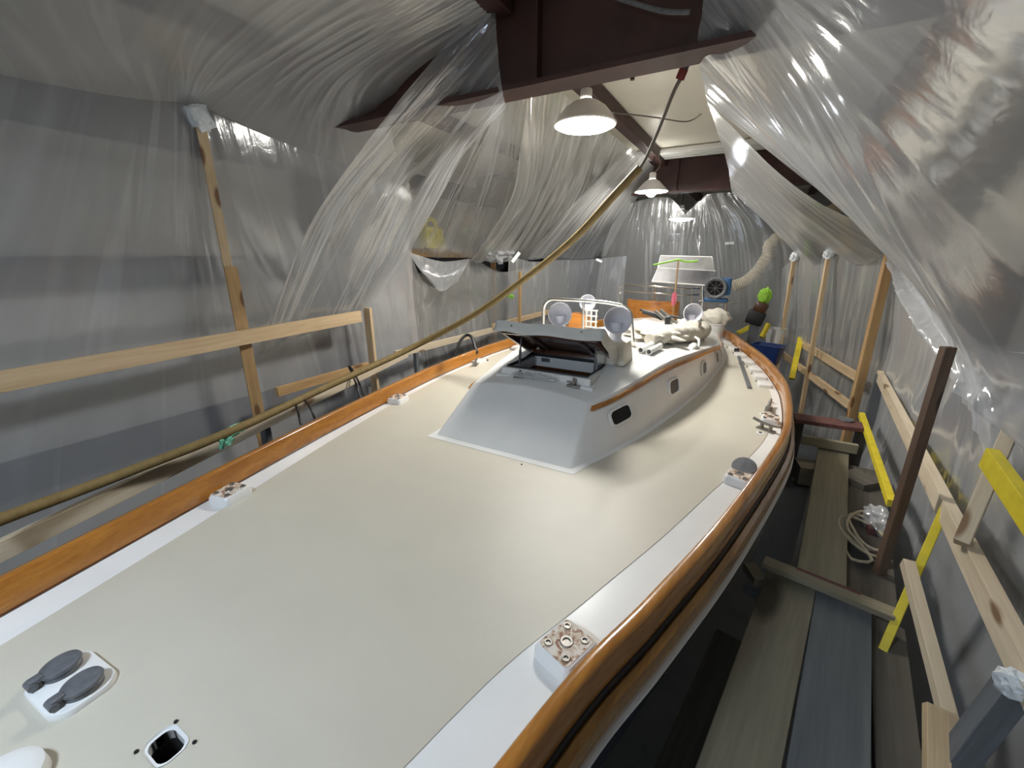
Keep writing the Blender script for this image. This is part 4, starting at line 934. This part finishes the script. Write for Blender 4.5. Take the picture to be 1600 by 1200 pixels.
# two white pipes end-on
for i, (px, lab) in enumerate(((999, 'left of the two white pipe ends by the guard hoop foot'), (1012, 'right of the two white pipe ends by the guard hoop foot'))):
    p = P(px, 567, y=3.42); p.z = max(p.z, cabz(p.x, p.y)+.027); bm = BM(); fm = frame(p, p+Vector((.12, .95, .01)))
    lathe([(.018, 0), (.026, 0), (.026, .28), (.018, .28), (.018, 0)], 22, fm, bm); thing1('plastic_pipe', bm, 'white', lab, 'pipe', 'white pipes on the cabin roof')
# white handle bar and rope coil
p0, p1 = P(1006, 583, y=3.35), P(1060, 552, y=3.95)
g = empty('white_bar', p0, 'stubby white bar lying over the roof edge, tied with grey rope', 'bar')
put('bar', tube([p0, p0.lerp(p1, .5), p1], .024, 14), 'white', g)
bm = BM(); c = p0.lerp(p1, .62)
for k in range(5):
    fm = frame(c+Vector((.012*k-.03, .03*k-.06, .0)), c+Vector((.5, 1+.2*k, .1*k))); add_tube(bm, [fm @ Vector((.048*math.cos(a)*(1+.1*k), .055*math.sin(a), .01*math.sin(3*a))) for a in np.linspace(0, 2*math.pi, 22)[:-1]], .009, 8, True)
put('rope_turns', bm, 'rope', g)
cordthing('white_line', [P(1040, 580, y=3.75), P(1055, 568, y=3.9), P(1078, 556, y=4.1), P(1090, 545, y=4.25), P(1092, 532, y=4.3), P(1086, 527, y=4.35)], .012, 'white', 'white line curling over the starboard roof edge', 'rope')
thing1('white_fender', (lambda bm: (crumple(bm, P(1083, 542, y=4.2), (.04, .11, .035), .05, 4, 31), bm)[1])(BM()), 'white', 'small white fender lashed at the roof edge beside the rolled awning', 'fender')
# heap of metal parts
def bar(pts, r, m='dull_steel', name='steel_bar', label='', cat='bar', seg=8): return thing1(name, tube(pts, r, seg, 6), m, label, cat)
zt = 2.80
bar([P(1025, 487, d=5.0), P(1048, 506, d=4.75)], .022, label='grey metal bar sloping across the heap of hardware, left one')
bar([P(1033, 485, d=5.0), P(1064, 512, d=4.7)], .022, label='grey metal bar sloping across the heap of hardware, right one')
bar([P(1000, 484, d=5.3), P(1078, 500, d=4.8)], .014, 'black', label='long black rod lying across the heap of hardware')
bar([P(1005, 487, d=5.2), P(1022, 492, d=5.1), P(1034, 497, d=5.0)], .03, 'black', 'winch_part', 'black fitting at the left end of the heap of hardware', 'fitting')
g = empty('mast_fitting', P(1043, 512, d=4.6), 'upright dark metal fitting standing on a brown plate behind the hoop', 'fitting')
put('web', box(P(1043, 506, d=4.6), (.05, .10, .16), .01), 'black', g); put('plate', box(P(1050, 520, d=4.55), (.30, .10, .02), .004), 'dull_steel', g); put('arm', tube([P(1042, 498, d=4.6), P(1050, 508, d=4.55), P(1058, 506, d=4.6)], .012, 8), 'steel', g)
thing1('torn_cover', (lambda bm: (crumple(bm, P(1012, 523, d=4.35), (.15, .06, .035), .5, 4, 41), bm)[1])(BM()), 'canvas', 'cream cover with torn edge lying in front of the upright fitting', 'canvas')
# varnished box with lattice holder
g = empty('varnished_box', P(908, 505, d=5.3), 'small varnished wooden box behind the left cowl vent', 'box')
c = P(906, 498, d=5.3); put('box_body', box((c.x, c.y, c.z-.03), (.22, .2, .20), .008), 'teak', g)
g = empty('lattice_rack', P(924, 506, d=5.0), 'white lattice rack standing beside the small varnished box', 'rack')
c = P(924, 498, d=5.0); bm = BM()
for k in range(3): add_box(bm, (c.x-.06+.06*k, c.y, c.z), (.014, .03, .22), None, .003)
for k in range(4): add_box(bm, (c.x, c.y, c.z-.10+.066*k), (.15, .03, .014), None, .003)
put('lattice', bm, 'canvas', g)
# cockpit coaming, pulpit and stern gear (fixed to the boat)
bm = BM(); A, B, C_, D_ = [], [], [], []
for s in np.linspace(-1, 1, 25):
    x = -.07+.40*s; y = 6.78+.14*s*s
    A.append(bm.verts.new((x, y, 2.56))); B.append(bm.verts.new((x, y, 2.83))); C_.append(bm.verts.new((x, y+.03, 2.83))); D_.append(bm.verts.new((x, y+.03, 2.56)))
for U, W_ in ((A, B), (B, C_), (C_, D_), (D_, A)):
    for k in range(24): bm.faces.new((U[k], U[k+1], W_[k+1], W_[k]))
bm.faces.new((A[0], B[0], C_[0], D_[0])); bm.faces.new((A[-1], B[-1], C_[-1], D_[-1]))
put('cockpit_coaming', bm, 'teak', boat)['label'] = 'curved varnished cockpit coaming'
for k, (z, dx) in enumerate(((3.02, 0), (2.92, .02))):
    steel('stern_rail', [(-.62, 6.95, z-.06), (-.66, 7.2, z), (-.5, 7.15, z+.02), (-.1, 7.0, z+.02), (.3, 7.1, z), (.55, 7.5, z-.02)], .014, 6)
for x, y in ((-.62, 6.95), (-.1, 7.0), (.45, 7.3)): steel('rail_stanchion', [(x, y, BZ), (x, y, 3.02)], .012)
q = [P(1019, 440, y=7.45), P(1104, 446, y=7.45), P(1117, 424, y=7.65), P(1028, 419, y=7.65)]
q2 = [P(1028, 419, y=7.65), P(1117, 424, y=7.65), P(1112, 402, y=7.8), P(1032, 400, y=7.8)]
def slab(qq):
    bm = BM(); n_ = (qq[1]-qq[0]).cross(qq[3]-qq[0]).normalized()*.012
    f = [bm.verts.new(p) for p in qq]; f2 = [bm.verts.new(p+n_) for p in qq]; bm.faces.new(f); bm.faces.new(f2[::-1])
    for k in range(4): bm.faces.new((f[k], f[(k+1) % 4], f2[(k+1) % 4], f2[k]))
    return bm
ar = put('stern_panel', slab(q), 'panel', boat, False); ar['label'] = 'white edged reflective panel across the stern'
put('upper_panel', slab(q2), 'panel_light', ar, False)
for qq in (q, q2): put('panel_edge', tube(qq+[qq[0]], .014, 8, 1), 'white', ar)
for px in (1024, 1098):
    b_ = P(px, 470, y=7.5); put('panel_leg', tube([P(px, 442, y=7.5), b_, Vector((b_.x, 7.5, 2.3))], .022, 10, 1), 'steel', ar)
# upright stick with pink ribbon and green tape
a, b = P(1051, 495, y=6.65), P(1060, 406, y=6.9)
g = empty('flag_staff', a, 'thin upright stick with pink ribbon and green tape at the stern', 'stick')
put('stick', tube([(a.x, a.y, 2.60), a, b], .012, 8, 1), 'pine_warm', g)
bm = BM(); c = P(1053, 468, y=6.7); crumple(bm, c, (.035, .03, .10), .4, 3, 51); put('ribbon', bm, 'pink', g)
bm = BM(); add_tube(bm, smooth_path([P(1021, 414, y=6.9), P(1035, 411, y=6.9), P(1050, 408, y=6.9), P(1060, 406, y=6.9), P(1072, 409, y=6.9), P(1090, 408, y=6.9)], 6), .014, 6); put('green_tape', bm, 'tapegreen', g)
# blue blower motor on its bracket
c = P(1118, 450, y=7.4); g = empty('blower', c+Vector((0, 0, -.2)), 'round blue blower with a dark intake beside the stern panel', 'blower')
ax = Vector((-.1, -1, .02)).normalized(); fm = frame(c, c-ax)
put('drum', lathe([(.155, -.02), (.165, 0), (.165, .20), (.12, .25), (.0001, .25)], 32, fm), 'blue', g)
rg = put('intake_ring', lathe([(.165, -.03), (.165, 0), (.12, .0), (.115, -.02), (.145, -.035), (.165, -.03)], 32, fm), 'grey_metal', g)
put('intake', lathe([(.0001, .0), (.12, -.004)], 32, fm), 'void', rg)
bm = BM()
for k in range(4): add_tube(bm, [fm @ Vector((.118*math.cos(k*.785), .118*math.sin(k*.785), -.014)), fm @ Vector((-.118*math.cos(k*.785), -.118*math.sin(k*.785), -.014))], .0035, 6)
put('grille', bm, 'grey_metal', rg)
put('foot', box(c+Vector((.02, .1, -.19)), (.34, .26, .05), .01), 'blue', g); put('outlet', box(c+Vector((.15, .12, .02)), (.12, .18, .26), .02), 'blue', g)
put('bracket', box(c+Vector((.05, .1, -.225)), (.55, .12, .025), .004), 'dull_steel', g)
for dx in (-.1, .18): put('bracket_leg', tube([c+Vector((dx, .1, -.23)), Vector((c.x+dx, c.y+.1, 2.29))], .018, 8), 'steel', g)
# bucket with canvas, white bin
c = Vector((.86, 7.0, 2.306)); g = empty('white_bucket', c, 'white bucket with a bulging cream bag on top, aft of the cabin', 'bucket')
put('bucket', lathe([(.0001, 0), (.115, 0), (.14, .2), (.15, .21), (.15, .23), (.135, .23)], 28, Matrix.Translation(c)), 'white', g)
bm = BM(); crumple(bm, c+Vector((0, 0, .31)), (.20, .18, .13), .12, 4, 61); put('bag', bm, 'canvas', g)
# blue tub standing past the rail
c = P(1196, 567, y=6.6); g = empty('blue_tub', c, 'dark blue open tub hanging outside the starboard rail', 'tub')
a_ = math.radians(-20); fm = Matrix.Translation(c) @ Matrix.Rotation(a_, 4, 'Z')
bm = BM(); sec = []
for s_, z in ((.78, 0), (1, .24), (1.06, .245), (1.06, .26), (.95, .26), (.74, .02)): sec.append([bm.verts.new((x*s_, y*s_, z)) for x, y in rrect(.36, .26, .04)])
for U, W_ in zip(sec, sec[1:]):
    for k in range(len(U)): bm.faces.new((U[k], U[(k+1) % len(U)], W_[(k+1) % len(U)], W_[k]))
bm.faces.new(sec[0]); bm.faces.new(sec[-1]); put('tub', bm, 'blue_tub', g, mw=fm)
tb = c.z
board('tub_stand', 'dark upright carrying the blue tub', 'post', (c.x, c.y, 0), (c.x, c.y, tb-.001), .10, .10, 'grey_post')
# bags, yellow level and beige duct in the far right corner
bm = BM(); crumple(bm, P(1196, 462, y=8.0), (.095, .05, .12), .2, 4, 73); thing1('green_bag', bm, 'green', 'bright green bag pinned on the plastic at the far right', 'bag')
board('yellow_level', 'yellow straightedge leaning across the far right corner', 'board', P(1152, 521, y=7.9), P(1192, 500, y=7.9), .07, .04, 'yellow')
board('yellow_level', 'yellow upright stub behind the blue tub', 'board', P(1190, 527, y=7.6), P(1201, 506, y=7.7), .07, .05, 'yellow')
c = P(1180, 498, y=7.95); g = empty('covered_machine', (c.x, c.y, 0), 'dark boxy machine in the far right corner under the green bag', 'machine')
put('machine_body', box(c+Vector((0, 0, .02)), (.26, .22, .22), .03, Quaternion((0, 1, 0), .25).to_matrix()), 'black', g); put('machine_hood', box(c+Vector((.05, 0, .19)), (.20, .16, .16), .03, Quaternion((0, 1, 0), .35).to_matrix()), 'dark_wood', g)
lumber('machine_stand', (c.x, c.y, 0), (c.x, c.y, c.z-.05), .14, .14, 'grey_post', g)
g = empty('white_bin', P(1207, 530, y=8.0), 'white bin behind the blue tub', 'bin'); c = P(1209, 536, y=8.05)
put('bin', lathe([(.0001, 0), (.11, 0), (.14, .34), (.15, .35), (.13, .35)], 26, Matrix.Translation((c.x, c.y, c.z-.1))), 'white', g)
board('bin_stand', 'dark upright block under the white bin', 'block', (c.x, c.y, 0), (c.x, c.y, c.z-.101), .2, .2, 'grey_post')
dp = [Vector((2.5, 9.3, 5.08)), Vector((2.45, 9.1, 4.4)), P(1215, 372, y=8.75), P(1200, 400, y=8.7), P(1183, 425, y=8.65), P(1163, 441, y=8.6), P(1146, 447, y=8.55)]
sp = smooth_path(dp, 14); rad = [.10+.008*math.cos(i*2.2) for i in range(len(sp))]
bm = BM(); add_tube(bm, sp, rad, 18); thing1('flexible_duct', bm, 'duct', 'cream ribbed air duct curving down behind the plastic at the far right', 'duct')
bm = box(P(1053, 372, y=9.8), (.22, .05, .16), .01); c = P(1053, 372, y=9.8); add_tube(bm, [c, (c.x, c.y, 5.09)], .008, 6); thing1('speaker_box', bm, 'girt', 'small dark box blurred behind the plastic below the far lamp', 'box')
# things under the beam: plug, wires
cordthing('wire', [P(988, 80, y=3.0), P(989, 104, y=3.0), P(988, 112, y=3.0)], .005, 'black', 'thin black lead hanging under the near beam')
thing1('hanging_plug', tube([P(989, 110, y=3.0), P(988, 125, y=3.0)], .014, 10), 'black', 'black plug hanging on its lead under the near beam', 'plug')
cordthing('wire', [P(958, 176, y=3.4), P(1020, 183, y=3.6), P(1072, 190, y=3.9), P(1096, 178, y=3.9)], .005, 'cable', 'thin wire strung across behind the nearest bell lamp')
cordthing('air_line', [P(950, -8, y=2.66), P(1000, 8, y=2.66), P(1040, 18, y=2.66), P(1078, 19, y=2.66)], .012, 'grey_metal', 'grey line looped along the face of the near beam', 'hose')
